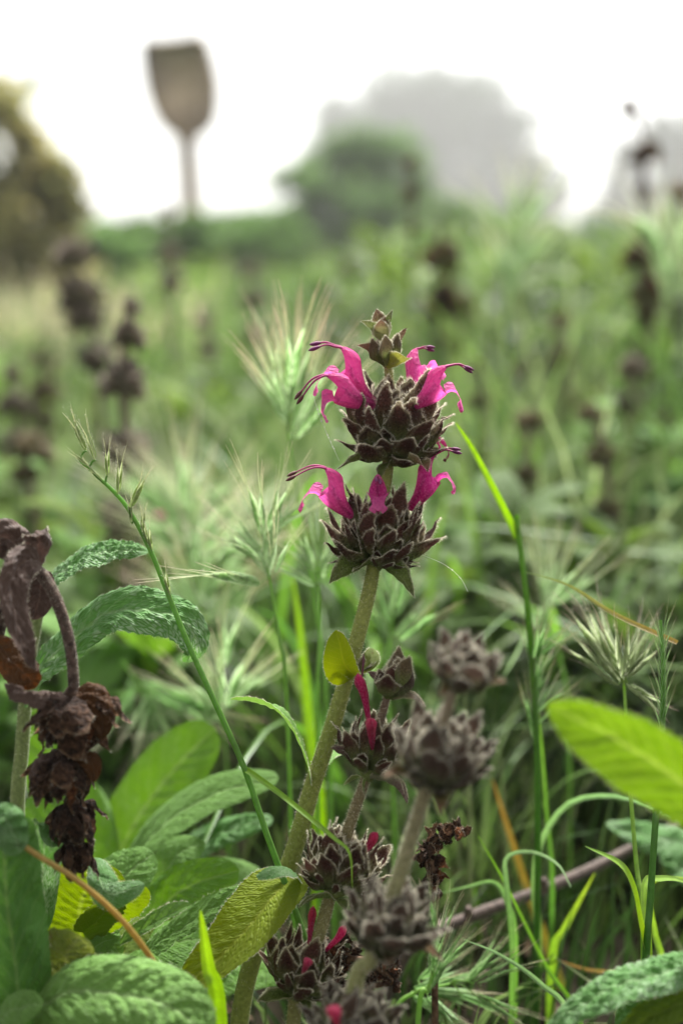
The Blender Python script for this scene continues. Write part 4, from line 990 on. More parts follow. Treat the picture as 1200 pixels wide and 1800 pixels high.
mb = blade_mb([P(1190, 1130, .53), P(1080, 1080, .54), P(1000, 1030, .545), P(925, 1006, .55)], .0020, col=(.30, .20, .05), col2=(.2, .3, .08))
g3 = thing('grass_plant', 'tall bright grass stem with a bristly green head leaning past the flowers', 'grass', to_ground(P(950, 1560, .585)))
m3 = MB(); m3.tube([to_ground(P(950, 1560, .585)), P(945, 1400, .585), P(936, 1180, .583), P(924, 1040, .58), P(910, 930, .58), P(908, 905, .58)], [.0015, .0014, .0014, .0012, .0012], n=60, seg=8, col=(.07, .18, .03), col2=(.17, .32, .03)); built(g3, 'culm', m3, [M_GRASS])
built(g3, 'blade', blade_mb([P(908, 945, .58), P(892, 910, .577), P(862, 850, .57), P(830, 790, .565), P(800, 742, .56)], .0034, col=(.18, .33, .025), col2=(.21, .36, .03), eb=.5), [M_GRASS])
built(g3, 'blade', mb, [M_GRASS])
for i in range(16):
    a = math.radians(RNG.uniform(-25, 60)); y = 1300 - i * 11
    p0 = P(938, y, .585); p1 = P(938 + math.sin(a) * 85, y - math.cos(a) * 95, .585 + RNG.normal(0, .012)); L = np.linalg.norm(p1 - p0)
    part(g3, 'spikelet', SPIKELETS['green'][i % 3], mat_from(p0, p1 - p0, CV(1, 0, RNG.normal()), (L * .5, L * .5, L * .8)))

def one_blade(label, ctrl, wpx, col, col2=None, **kw):
    pts = [P(*q) for q in ctrl]
    d = ctrl[0][2]
    mb = blade_mb([to_ground(pts[0])] + pts, wpx * .0004 * d, col=col, col2=col2, **kw)
    return lone('grass_plant', label, 'grass', mb, [M_GRASS])

GA, GB, GY = (.11, .24, .03), (.17, .33, .04), (.30, .40, .05)
one_blade('long grey-green grass blade arching over above the twig', [(945, 1640, .60), (938, 1560, .60), (950, 1480, .60), (1000, 1412, .60), (1080, 1400, .60), (1160, 1425, .60), (1230, 1460, .60)], 14, (.18, .30, .06), (.20, .34, .16))
one_blade('short grass blade bent in a hook right over the twig', [(900, 1680, .56), (890, 1560, .56), (890, 1508, .56), (935, 1498, .56), (980, 1520, .56), (1003, 1560, .56)], 11, GA, (.26, .36, .2))
one_blade('grass blade kinked level beside the dry brown flower remains', [(905, 1660, .58), (892, 1590, .58), (868, 1552, .58), (820, 1560, .58), (770, 1572, .58)], 11, GA, (.22, .36, .14))
one_blade('yellow and orange dying grass blade leaning across the twig', [(985, 1740, .66), (960, 1660, .66), (925, 1560, .66), (890, 1450, .66), (865, 1370, .66)], 20, (.22, .25, .04), (.30, .16, .04))
one_blade('grass blade with an orange tip lying low above the frosted leaf', [(1140, 1722, .60), (1080, 1712, .60), (1030, 1705, .60), (985, 1690, .60)], 12, (.20, .22, .05), (.28, .15, .06))
one_blade('broad lime grass blade standing just below the twig', [(970, 1680, .60), (990, 1635, .60), (1020, 1580, .60), (1045, 1535, .60)], 17, GB, GY)
one_blade('vivid lime grass blade upright behind the dewy brome heads', [(560, 1420, .70), (545, 1300, .70), (528, 1120, .70), (512, 1000, .70)], 24, (.16, .30, .02), (.22, .38, .03))
one_blade('broad blurred grass blade rising right behind the open whorls', [(862, 1200, .9), (850, 1060, .9), (830, 930, .9), (805, 800, .9)], 24, (.12, .22, .04), (.20, .32, .07))
one_blade('soft grass blade standing between the whorls and the bristly stem', [(745, 1150, .9), (758, 1020, .9), (770, 930, .9), (785, 870, .9)], 22, (.1, .19, .03), (.19, .31, .06))
one_blade('thin dark grass blade falling across the twig into shade', [(1020, 1800, .57), (960, 1700, .57), (920, 1620, .57), (880, 1540, .57), (840, 1470, .57)], 9, GA, GB)
one_blade('tall plain grass blade rising through the gap above the twig', [(970, 1560, .62), (960, 1430, .62), (950, 1300, .62), (935, 1180, .62)], 10, (.06, .15, .03), GB)
one_blade('pale grass blade curving up from beside the low bristly head', [(1000, 1800, .53), (950, 1730, .53), (880, 1680, .53), (810, 1650, .53)], 11, (.16, .28, .08), (.22, .34, .16))
one_blade('grass blade looping over at the frame edge near the frosted leaves', [(1165, 1720, .56), (1150, 1640, .56), (1140, 1570, .56), (1160, 1545, .56), (1220, 1545, .56)], 13, GB, GY)

# brome heads behind the flower
def brome(label, base_px, neck, d, kind, spikes, culm_col=(.2, .34, .08)):
    pts = [to_ground(P(*base_px, d))] + [P(*q, d) for q in neck]
    grass_head(label, pts, d, kind, spikes, culm_col=culm_col)
brome('dewy brome head standing upright just left of the flowers', (590, 1500), [(575, 1250), (545, 1000), (520, 850), (505, 760)], .64, 'pink',
      fan((510, 760), 15, -28, 32, 95, 150, .64, .03, 1, ((512, 800), (508, 690))))
brome('white-edged brome head drooping sideways under the lowest left flower', (520, 1400), [(505, 1250), (490, 1120), (478, 1040), (465, 960)], .58, 'pale',
      fan((475, 1000), 12, -75, 40, 70, 110, .58, .02, 2, ((482, 1060), (462, 940))))
brome('small brome head between the pale drooping head and the stem', (560, 1420), [(558, 1260), (562, 1120), (560, 1010)], .60, 'pale',
      fan((560, 1000), 8, -45, 40, 60, 95, .60, .02, 3, ((562, 1040), (556, 970))))
brome('feathery whitish brome head above the crinkled leaves', (360, 1400), [(350, 1250), (345, 1100), (325, 980)], .82, 'pale',
      fan((325, 960), 17, -60, 65, 80, 140, .82, .05, 4, ((332, 1010), (320, 900))))
brome('second feathery brome head mixed with the whitish one', (440, 1400), [(420, 1250), (400, 1120), (385, 1000)], .85, 'pale',
      fan((385, 1000), 13, -70, 50, 80, 130, .85, .05, 5, ((392, 1040), (375, 930))))
brome('pinkish brome head leaning behind the arching crinkled leaf', (330, 1450), [(345, 1300), (360, 1180), (350, 1060)], .74, 'pink',
      fan((350, 1050), 11, -70, 60, 80, 130, .74, .04, 6, ((358, 1110), (345, 1020))))
brome('hanging green brome head in the shade behind the withered whorls', (300, 1500), [(285, 1350), (255, 1230), (215, 1160)], .72, 'green',
      fan((240, 1200), 14, 95, 215, 70, 130, .72, .03, 7, ((225, 1170), (290, 1240))))
brome('spread brome head with level spikelets left of the main stem', (400, 1520), [(400, 1400), (395, 1300), (380, 1200)], .70, 'pale',
      fan((390, 1230), 12, -100, 60, 70, 120, .70, .03, 8, ((396, 1300), (385, 1190))))
brome('bristly green grass head low down by the blurred near whorls', (720, 1830), [(735, 1790), (752, 1740), (765, 1690)], .475, 'green',
      fan((765, 1690), 9, -22, 32, 55, 95, .475, .008, 9, ((748, 1760), (772, 1660))))
brome('fine nodding brome head lying low at the foot of the twig', (660, 1840), [(690, 1790), (730, 1745), (790, 1730)], .56, 'green',
      fan((760, 1740), 16, 40, 150, 60, 110, .56, .02, 10, ((700, 1740), (820, 1740))))
brome('thin brome head in shade right of the main stem', (700, 1500), [(690, 1350), (680, 1200), (690, 1080)], .66, 'green',
      fan((690, 1080), 9, -40, 50, 60, 110, .66, .03, 11, ((688, 1140), (690, 1050))))
brome('pale brome head rising behind the bristly stem', (1010, 1400), [(1000, 1280), (985, 1160), (960, 1080)], .70, 'pale',
      fan((965, 1080), 8, -60, 50, 70, 110, .70, .03, 12, ((975, 1130), (955, 1060))))
brome('tall airy brome head against the far green shrubs', (900, 900), [(895, 700), (890, 560), (905, 440)], 1.25, 'pale',
      fan((900, 440), 18, -25, 35, 60, 110, 1.25, .05, 13, ((892, 560), (910, 400))))
brome('slim pale brome head catching light by the orange-topped dead spike', (1180, 900), [(1180, 700), (1175, 560), (1180, 480)], 1.15, 'pale',
      fan((1180, 480), 16, -30, 30, 60, 100, 1.15, .05, 14, ((1175, 560), (1185, 430))))

# grass tufts
BLADES = []
for i in range(10):
    r = np.random.default_rng(200 + i); lean = r.uniform(.1, .9); h = 1.0
    c = [(.13, .24, .045), (.085, .18, .03), (.06, .13, .028), (.11, .22, .035), (.17, .25, .08)][i % 5]
    BLADES.append(blade_mb([(0, 0, 0), (lean * .12, 0, .35), (lean * .45, .02, .72), (lean * 1.15, .04, 1.0 - lean * .25)], .022 + .012 * r.random(), hint=np.array([1.0, .2, 0]), n=16, col=tuple(x * .8 for x in c), col2=tuple(x * 1.15 for x in c)).mesh('blade', [M_GRASS]))
def tuft(x, y, h, n, label, seed, group):
    r = np.random.default_rng(seed)
    root = thing('grass_tuft', label, 'grass', (x, y, 0), group)
    for k in range(n):
        a = r.uniform(0, 6.28); s = h * r.uniform(.55, 1.1); o = r.normal(0, .010, 2)
        M = Matrix.Translation((x + o[0], y + o[1], -.003)) @ Matrix.Rotation(a, 4, 'Z') @ Matrix.Rotation(r.uniform(-.1, .45), 4, 'Y') @ Matrix.Diagonal((s, s * r.uniform(.7, 1.2), s, 1))
        part(root, 'blade', BLADES[int(r.integers(0, 10))], M)
r = np.random.default_rng(99)
for i in range(16):   # right-hand shade, behind and around the twig
    y = r.uniform(.62, .95); tuft(r.uniform(.03, .30) * y / .6, y, r.uniform(.10, .20), 9, 'green grass tuft on the dark soil around the twig', 300 + i, 'grass tufts around the twig')
for i in range(15):
    y = r.uniform(.78, 1.3); tuft(r.uniform(-.27, .29) * y, y, r.uniform(.17, .28), 10, 'green grass tuft growing behind the flowering sage', 340 + i, 'grass tufts behind the sage')

# ------------------------------------------------------------------ twig and dry remains
mb = MB(); c = [P(640, 1718, .60), P(720, 1668, .605), P(820, 1615, .615), P(900, 1585, .622), P(1000, 1545, .635), P(1090, 1502, .65), P(1210, 1440, .67), P(1330, 1370, .70)]
c[0] = to_ground(c[0]) + Z * .006
mb.tube(c, [.0029, .0026, .0024, .0021], n=70, seg=10, col=(.085, .06, .05), col2=(.12, .09, .075))
for t in (.3, .52, .78):
    p = catmull(c, 70)[int(t * 69)]; mb.tube([p, p + np.array([.0, -.002, .006])], [.0028, .0012], n=4, seg=7, col=(.10, .07, .055))
lone('twig', 'bare grey-brown twig slanting up across the shaded soil', 'twig', mb, [M_TWIG])

def dry_clump(label, spots, seed, d, base_px):
    root = thing('dried_sage', label, 'dead flower', to_ground(P(*base_px, d)))
    r = np.random.default_rng(seed)
    built(root, 'stem', stem_mb([to_ground(P(*base_px, d))] + [P(x, y, d) for x, y, s in spots][::-1], [.0014, .001, .0008], n=30, seg=7, col=(.10, .06, .035), ribs=0), [M_DRY])
    for (x, y, s) in spots:
        for q in range(7):
            dr = unit(r.normal(0, 1, 3)); L = s * .0004 * d * r.uniform(.7, 1.2)
            part(root, 'calyx', CALYX['dry'][q % 5], mat_from(P(x, y, d), dr, r.normal(0, 1, 3), (L * 1.5, L * 1.5, L)))
    return root
dry_clump('curled rust-brown flower remains hanging above the twig', [(800, 1466, 30), (770, 1470, 34), (755, 1500, 38), (752, 1530, 34), (762, 1560, 26)], 71, .53, (770, 1760))
dry_clump('dark shrivelled flower remains heaped beneath the near spike', [(590, 1665, 44), (625, 1690, 46), (655, 1700, 40), (680, 1672, 38), (640, 1730, 42), (690, 1725, 30), (600, 1710, 44)], 72, .505, (620, 1800))

# ------------------------------------------------------------------ spider silk with dew
def silk(label, pts, drops=0):
    mb = MB(); path = catmull([P(*q) for q in pts], 30)
    mb.tube(path, [.00005, .00005], n=30, seg=4, col=(.8, .8, .78))
    for k in range(drops):
        p = path[int(RNG.integers(3, 27))] + RNG.normal(0, .0001, 3); rr = RNG.uniform(.00012, .0003)
        mb.tube([p - Z * rr, p - Z * rr * .5, p + Z * rr * .5, p + Z * rr], [rr * .1, rr, rr, rr * .1], n=6, seg=6, col=(.85, .85, .82))
    lone('silk_thread', label, 'silk', mb, [M_WEB])
silk('beaded silk thread hanging from the left stamens to the upper whorl', [(549, 692, D - .018), (563, 735, D - .014), (578, 770, D - .008), (596, 810, D - .010)], 12)
silk('silk thread stretched from the left lower flower to the bract above', [(578, 832, D - .010), (600, 818, D - .011), (612, 808, D - .011)], 0)
silk('loose silk thread trailing off the lower whorl', [(740, 975, D - .004), (780, 992, D - .004), (808, 1015, D - .004), (822, 1040, D - .003)], 6)

# ------------------------------------------------------------------ sage spikes farther back
def far_spike(label, whorls, d, kind, base_dx=0, top=None, leaves=0, seed=0, stemr=.0022, bracts='grey', fl=False):
    """whorls: (px, py, width px) from the top down"""
    d = float(d)
    pts = [P(x, y, d) for x, y, w in whorls][::-1]
    g = to_ground(pts[0], base_dx)
    root = thing('sage_plant', label, 'sage', g, None)
    tops = [P(*top, d)] if top else []
    dry = kind == 'dry'
    built(root, 'stem', stem_mb([g] + pts + tops, [stemr * 1.7, stemr * 1.5, stemr], n=40, seg=7, col=(.12, .11, .06) if not dry else (.08, .05, .035), col2=(.2, .17, .12) if not dry else (.07, .045, .03)), [M_DRY if dry else M_STEM])
    ctrl = [g] + pts + tops
    for i, (x, y, w) in enumerate(whorls):
        R = w * .0004 * d / 2 * (1.0 + .25 * min(1, max(0, (d - 1.15) / .4)))
        p = P(x, y, d) - Z * R * .55
        k = len(whorls) - 1 - i; up = ctrl[min(k + 2, len(ctrl) - 1)] - ctrl[k]
        rings = ((74, 4, 1.0), (46, 6, .98), (16, 7, .8)) if w > 50 else ((70, 3, 1.0), (38, 5, .9))
        whorl(root, p, up, R * 1.12, kind, seed + i, rings=rings, lib=CALYX_FAR, fat=1.35, bracts='dry' if dry else bracts, nb=3, bl=.7, jit=8)
        if fl and i == fl - 1:
            flower_at(root, 0, p, p + CV(.8, .7, .2) * R * 1.6, CV(-.6, .7, .2), 1.4)
    r = np.random.default_rng(seed + 77)
    for q in range(leaves):
        t = r.uniform(.12, .5); b0 = g + (pts[0] - g) * t; a = r.uniform(0, 6.28); L = r.uniform(.06, .11)
        o = np.array([math.cos(a), math.sin(a), 0])
        mbl = leaf_mb([b0, b0 + o * L * .4 + Z * L * .35, b0 + o * L * .8 + Z * L * .4, b0 + o * L * 1.1 + Z * L * .2], L * .36, Z, nu=4, nv=18, seed=int(seed + q), bul=.0004)
        built(root, 'leaf', mbl, [ML_BACK])
    return root

far_spike('grey-brown sage spike with four spaced whorls left of the brome', [(229, 535, 50), (224, 582, 74), (216, 660, 110), (222, 782, 104), (215, 900, 96)], .92, 'pale', leaves=6, seed=1000, top=(231, 522))
far_spike('tall pale-topped sage spike with crowded whorls near the ochre shrub', [(128, 440, 76), (142, 505, 92), (152, 552, 72), (172, 625, 80)], 1.35, 'pale', leaves=6, seed=1010, top=(126, 415))
far_spike('short dark sage spike before the tan field patch', [(75, 625, 50), (76, 680, 62), (74, 740, 60)], 1.6, 'live', leaves=5, seed=1020)
far_spike('sage spike with rosy top whorl leaning at the ochre shrub foot', [(22, 652, 44), (30, 705, 66), (36, 775, 80)], 1.3, 'pale', leaves=5, seed=1030)
far_spike('stout sage spike with orange-edged leaves under its whorl', [(58, 778, 86), (45, 830, 60), (60, 900, 40)], 1.05, 'live', leaves=8, seed=1040)
far_spike('black-brown dead sage spike with two heads in front of the green tree', [(778, 445, 66), (788, 525, 84), (790, 600, 60)], 1.5, 'dry', seed=1050, top=(776, 400))
far_spike('dead sage spike with a rust-orange top beside the pale brome', [(1122, 445, 64), (1140, 505, 66), (1140, 540, 50)], 1.35, 'dry', seed=1060, top=(1130, 380))
far_spike('thin dried stem with a tiny dark tuft rising against the sky', [(1112, 186, 40), (1136, 262, 52), (1130, 330, 30)], 1.55, 'dry', seed=1070, stemr=.0022)
far_spike('thin dried stem with one ragged head near the hazy right tree', [(1196, 335, 50), (1190, 420, 50)], 1.45, 'dry', seed=1080, stemr=.0022)
far_spike('slender brown stalk with small buds in front of the green tree', [(722, 285, 30), (720, 335, 30), (724, 400, 26)], 1.7, 'dry', seed=1090, stemr=.0014)
far_spike('faint pale sage spike below the wooden paddle', [(292, 368, 34), (296, 440, 44), (300, 490, 50)], 2.1, 'pale', seed=1100)
far_spike('purplish sage whorl alone in the green right of the flowers', [(930, 735, 66), (925, 830, 54)], 1.02, 'live', leaves=7, seed=1110)
far_spike('sage spike with paired dusky whorls right of the lone purplish one', [(1040, 722, 56), (1060, 795, 64), (1068, 890, 64)], 1.0, 'live', leaves=7, seed=1120)
far_spike('small dusky sage spike in the pale meadow grass', [(912, 652, 44), (915, 720, 44)], 1.7, 'live', leaves=5, seed=1130)
far_spike('dark reddish sage whorl low in the shaded green', [(1092, 962, 58), (1090, 1060, 40)], 1.15, 'live', leaves=7, seed=1140)
far_spike('grey sage spike beyond the pale dewy leaf', [(1110, 640, 60), (1105, 700, 64)], 1.15, 'pale', leaves=5, seed=1150)
far_spike('low sage spike with a bright pink flower behind the leaning grass', [(250, 925, 70), (240, 1000, 60)], 1.0, 'live', leaves=6, seed=1160, fl=1)
far_spike('dim brown sage spike in the far grass above the brome', [(360, 560, 40), (365, 610, 46)], 2.0, 'pale', leaves=4, seed=1170)
far_spike('dull sage spike deep in the meadow right of the top bud', [(600, 520, 34), (604, 560, 40)], 2.2, 'pale', leaves=4, seed=1180)

far_spike('stacked brown sage spike rising through the right-hand leaves', [(985, 560, 46), (990, 625, 56), (995, 700, 56)], 1.3, 'live', leaves=5, seed=1190)
far_spike('blackish sage spike in the leafy meadow near the bright gap', [(1050, 600, 46), (1056, 650, 56)], 1.9, 'dry', leaves=3, seed=1200)
far_spike('brown sage spike just past the tip of the bright grass blade', [(840, 640, 40), (846, 700, 52), (850, 780, 50)], 1.2, 'live', leaves=5, seed=1210)
far_spike('dusky sage spike beyond the pale dewy clump', [(1170, 740, 50), (1165, 800, 60)], 1.5, 'live', leaves=5, seed=1220)
far_spike('dim grey sage spike between the brome and the top bud', [(440, 470, 40), (444, 520, 50), (450, 580, 46)], 2.3, 'pale', leaves=3, seed=1230)
far_spike('small dark sage spike low behind the dewy clump', [(985, 850, 52), (985, 920, 48)], 1.25, 'live', leaves=5, seed=1240)
far_spike('faint grey sage spike in front of the low hedge', [(610, 470, 40), (612, 510, 44)], 2.6, 'pale', leaves=2, seed=1250)

# leafy clumps behind
CL = [leaf_mb([(0, 0, 0), (.3, 0, .30), (.7, .03, .42), (1.0, .05, .30)], .38, Z, nu=5, nv=24, seed=400 + i, bul=.004, ruffle=.03, fold=.2, curl=-.2).mesh('leaf', [m]) for i, m in enumerate([ML_BACK, ML_MID, ML_SOFT, ML_BACK, ML_FROST, ML_LIME])]
def clump(x, y, h, n, label, seed, palette=(0, 1, 2, 3), group=None):
    r = np.random.default_rng(seed)
    root = thing('leafy_clump', label, 'herb', (x, y, 0), group)
    for s in range(3):
        a = r.uniform(0, 6.28); tx, ty = x + .05 * math.cos(a), y + .05 * math.sin(a); hh = h * r.uniform(.7, 1)
        built(root, 'stem', stem_mb([(x, y, -.004), ((x + tx) / 2, (y + ty) / 2, hh * .5), (tx, ty, hh)], [.003, .002], n=12, seg=6, col=(.13, .17, .06), ribs=0), [M_STEM])
        for k in range(n // 3):
            z = hh * r.uniform(.1, 1.0); f = z / hh; L = r.uniform(.03, .075)
            M = Matrix.Translation((x + (tx - x) * f, y + (ty - y) * f, z)) @ Matrix.Rotation(r.uniform(0, 6.28), 4, 'Z') @ Matrix.Rotation(r.uniform(-.5, .5), 4, 'Y') @ Matrix.Diagonal((L, L, L, 1))
            part(root, 'leaf', CL[palette[int(r.integers(0, len(palette)))]], M)
    return root
r = np.random.default_rng(5)
for i, (px, py, d, h, pal, lab) in enumerate([
        (1000, 980, .95, .17, (0, 3), 'dark leafy clump behind the bristly green grass stem'),
        (1120, 1020, .90, .15, (0, 3), 'dark leafy clump behind the fat brome spikelets'),
        (880, 1060, .98, .13, (0, 3), 'dark leafy clump between the open whorls and the bristly stem'),
        (1180, 860, 1.15, .2, (4, 2), 'pale dewy leafy clump beside the paired dusky whorls'),
        (960, 860, 1.25, .2, (0, 2), 'leafy clump at the foot of the lone purplish whorl'),
        (780, 960, 1.1, .15, (0, 3, 2), 'green leafy clump right behind the lower open whorl'),
        (620, 1000, 1.15, .15, (0, 2), 'green leafy clump half hidden by the dewy brome head'),
        (120, 960, 1.0, .15, (1, 5, 0), 'bright leafy clump above the crinkled pale leaves'),
        (40, 900, 1.2, .17, (2, 5), 'yellow-green leafy clump below the stout orange-edged spike'),
        (170, 1080, .85, .11, (0, 1), 'low leafy clump between the two crinkled pale leaves'),
        (1230, 1080, .85, .12, (0, 3), 'dark leafy clump past the narrow downy grass head'),
        (30, 1100, .8, .12, (1, 2), 'low green leafy clump behind the withered hanging leaf')]):
    p = P(px, py, d)
    clump(p[0], p[1], h, 42, lab, 500 + i, pal)

# ------------------------------------------------------------------ meadow
def meadow(n, ymin, ymax, seed, dim=1.0, tall=1.0):
    r = np.random.default_rng(seed)
    # grass grows in clumps that differ in height, colour and lean
    m_ = n // 26
    cy0 = np.exp(r.uniform(math.log(ymin), math.log(ymax), m_)); cx0 = r.uniform(-1, 1, m_) * (.36 * cy0 + .35)
    ch = r.uniform(.55, 1.25, m_); ck = r.integers(0, 7, m_); cl = r.uniform(0, 6.28, m_)
    ci = r.integers(0, m_, n)
    sp_ = .018 + .022 * cy0[ci]
    x = cx0[ci] + r.normal(0, 1, n) * sp_; y = np.maximum(cy0[ci] + r.normal(0, 1, n) * sp_, ymin)
    right = smooth(-.12, .18, x / y)
    h = (.19 + .12 * right + .07 * smooth(1.5, 3.0, y)) * ch[ci] * r.uniform(.55, 1.15, n) * tall
    h = np.clip(h, .06, .46)
    straw = (smooth(-.05, -.16, x / y) * smooth(2.4, 3.2, y) * smooth(5.5, 4.5, y)) * .8
    w = np.clip(.0018 + .0013 * y, .002, .012) * r.uniform(.6, 1.5, n)
    a = cl[ci] + r.normal(0, 1.2, n); lean = r.uniform(.05, .8, n) * h
    face = r.uniform(0, 6.28, n)
    m = 5; t = np.linspace(0, 1, m)
    cx = x[:, None] + np.cos(a)[:, None] * lean[:, None] * t[None]**2
    cy_ = y[:, None] + np.sin(a)[:, None] * lean[:, None] * t[None]**2
    cz = h[:, None] * (t[None] - .25 * t[None]**3 * (lean / h)[:, None]) - .003
    ww = w[:, None] * np.array([.8, 1, .85, .55, .08])[None] / 2
    C = np.stack([cx, cy_, cz], -1); S = np.stack([np.cos(face), np.sin(face), np.zeros(n)], -1)[:, None]
    pts = np.stack([C - S * ww[..., None], C + S * ww[..., None]], 2)
    pal = np.array([(.05, .105, .022), (.09, .17, .032), (.13, .22, .038), (.17, .25, .06), (.28, .32, .14), (.08, .13, .035), (.13, .19, .055)])
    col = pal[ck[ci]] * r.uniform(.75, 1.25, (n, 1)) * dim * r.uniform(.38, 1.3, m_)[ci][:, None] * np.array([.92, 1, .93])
    sm = (r.random(n) < straw)[:, None]; col = np.where(sm, np.array([.42, .36, .22]) * r.uniform(.8, 1.2, (n, 1)), col)
    cc = col[:, None, None] * np.ones((1, m, 2, 1))
    base = np.arange(n)[:, None] * (m * 2); k = np.arange(m - 1)[None] * 2
    q = np.stack([base + k, base + k + 1, base + k + 3, base + k + 2], -1).reshape(-1, 4)
    return pts.reshape(-1, 3), q, cc.reshape(-1, 3)
mb = MB(); v, q, c = meadow(30000, 1.0, 30, 1); mb.add(v, quads=q, col=c)
lone('meadow_grass', 'blurred green meadow grass stretching away behind the sage', 'grass', mb, [M_FIELD], kind='stuff')
def herbs(n, seed):
    r = np.random.default_rng(seed); m_ = n // 42
    cy0 = np.exp(r.uniform(math.log(1.75), math.log(9), m_)); cx0 = r.uniform(-1, 1, m_) * (.34 * cy0 + .2)
    rt = smooth(-.10, .10, cx0 / cy0)
    H = (.20 + .085 * rt + .03 * smooth(2, 5, cy0)) * r.uniform(.7, 1.3, m_)
    H = np.minimum(H * np.where(rt < .5, .55 + .35 * smooth(3, 6, cy0), 1), .40)
    pal = np.array([(.06, .11, .018), (.09, .15, .024), (.13, .20, .030), (.075, .12, .025), (.15, .20, .07), (.17, .24, .035), (.20, .25, .10), (.12, .17, .04)])
    ck = r.integers(0, 8, m_); cs = r.uniform(.35, 1.3, m_)
    ci = r.integers(0, m_, n); t = r.uniform(.15, 1, n)
    a0 = r.uniform(0, 6.28, n); rad = (.02 + .03 * cy0[ci]) * np.sqrt(r.random(n)) * (1.15 - .5 * t)
    p = np.stack([cx0[ci] + np.cos(a0) * rad, cy0[ci] + np.sin(a0) * rad, H[ci] * t], -1)
    a = a0 + r.normal(0, .8, n); el = r.normal(.35, .5, n)
    d_ = np.stack([np.cos(a) * np.cos(el), np.sin(a) * np.cos(el), np.sin(el)], -1)
    s_ = unit(np.cross(d_, np.array([0, 0, 1.0]) + r.normal(0, .35, (n, 3)))); nn = np.cross(s_, d_)
    L = (r.uniform(.025, .055, n) * (1 + .12 * cy0[ci]))[:, None]
    rows = []
    for f, w, dz in ((0, .05, 0), (.3, .20, .03), (.65, .19, .0), (1, .02, -.14)):
        c_ = p + d_ * L * f + nn * L * dz
        rows.append(np.stack([c_ - s_ * L * w + nn * L * w * .35, c_, c_ + s_ * L * w + nn * L * w * .35], 1))
    pts = np.stack(rows, 1)
    cc = (pal[ck[ci]] * cs[ci][:, None] * r.uniform(.75, 1.25, (n, 1)) * np.array([.92, 1, .95]))[:, None, None] * np.ones((1, 4, 3, 1))
    b0 = np.arange(n)[:, None] * 12
    q = np.array([(i * 3 + j, i * 3 + j + 1, i * 3 + j + 4, i * 3 + j + 3) for i in range(3) for j in range(2)])
    return pts.reshape(-1, 3), (b0[:, :, None] + q[None]).reshape(-1, 4), cc.reshape(-1, 3)
mb = MB(); v, q, c = herbs(26000, 8); mb.add(v, quads=q, col=c)
lone('herb_foliage', 'dense blurred leafy undergrowth filling the meadow beyond the sage', 'foliage', mb, [M_HERB], kind='stuff')
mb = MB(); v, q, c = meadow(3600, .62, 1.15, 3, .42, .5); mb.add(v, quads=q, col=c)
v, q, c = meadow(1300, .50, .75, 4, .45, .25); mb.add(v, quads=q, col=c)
lone('undergrowth_grass', 'short dim grass covering the ground between the sage stems', 'grass', mb, [M_FIELD], kind='stuff')

# ------------------------------------------------------------------ wooden paddle marker
dp = 7.9
pad = thing('paddle_marker', 'brown wooden paddle on a thin post standing up against the sky', 'garden marker', to_ground(P(340, 520, dp)))
ol = [(262, 82), (290, 80), (318, 77), (346, 71), (356, 84), (365, 115), (371, 150), (370, 190), (362, 218), (344, 232), (334, 246), (320, 246), (308, 232), (290, 218), (276, 190), (266, 150), (262, 112)]
f_ = np.array([P(318 + (x - 318) * 1.30, 150 + (y - 150) * 1.15 - 5, dp) for x, y in ol]); b2 = f_ + FWD * .03; n_ = len(ol)
mb = MB()
inset = f_.mean(0) + (f_ - f_.mean(0)) * .95 - FWD * .008
ins2 = b2.mean(0) + (b2 - b2.mean(0)) * .95 + FWD * .008
allv = np.vstack([inset, f_, b2, ins2, inset.mean(0)[None] - FWD * .001, ins2.mean(0)[None]])
qd = []
for k in range(3): qd += [(k * n_ + i, k * n_ + (i + 1) % n_, (k + 1) * n_ + (i + 1) % n_, (k + 1) * n_ + i) for i in range(n_)]
tr = [(i, (i + 1) % n_, 4 * n_) for i in range(n_)] + [(3 * n_ + i, 3 * n_ + (i + 1) % n_, 4 * n_ + 1) for i in range(n_)]
mb.add(allv, quads=qd, tris=tr, col=(.34, .26, .17))
M_WOOD = mat_vcol('weathered_wood', .7, 0, 0, 1, 5, .6, bump_d=.004)
built(pad, 'blade_board', mb, [M_WOOD])
mb = MB(); mb.tube([to_ground(P(340, 520, dp)), P(339, 470, dp), P(337, 400, dp), P(333, 320, dp), P(328, 250, dp), P(325, 215, dp + .015)], [.062, .062, .060, .058, .058, .060], n=40, seg=10, col=(.28, .20, .12)); built(pad, 'post', mb, [M_WOOD])

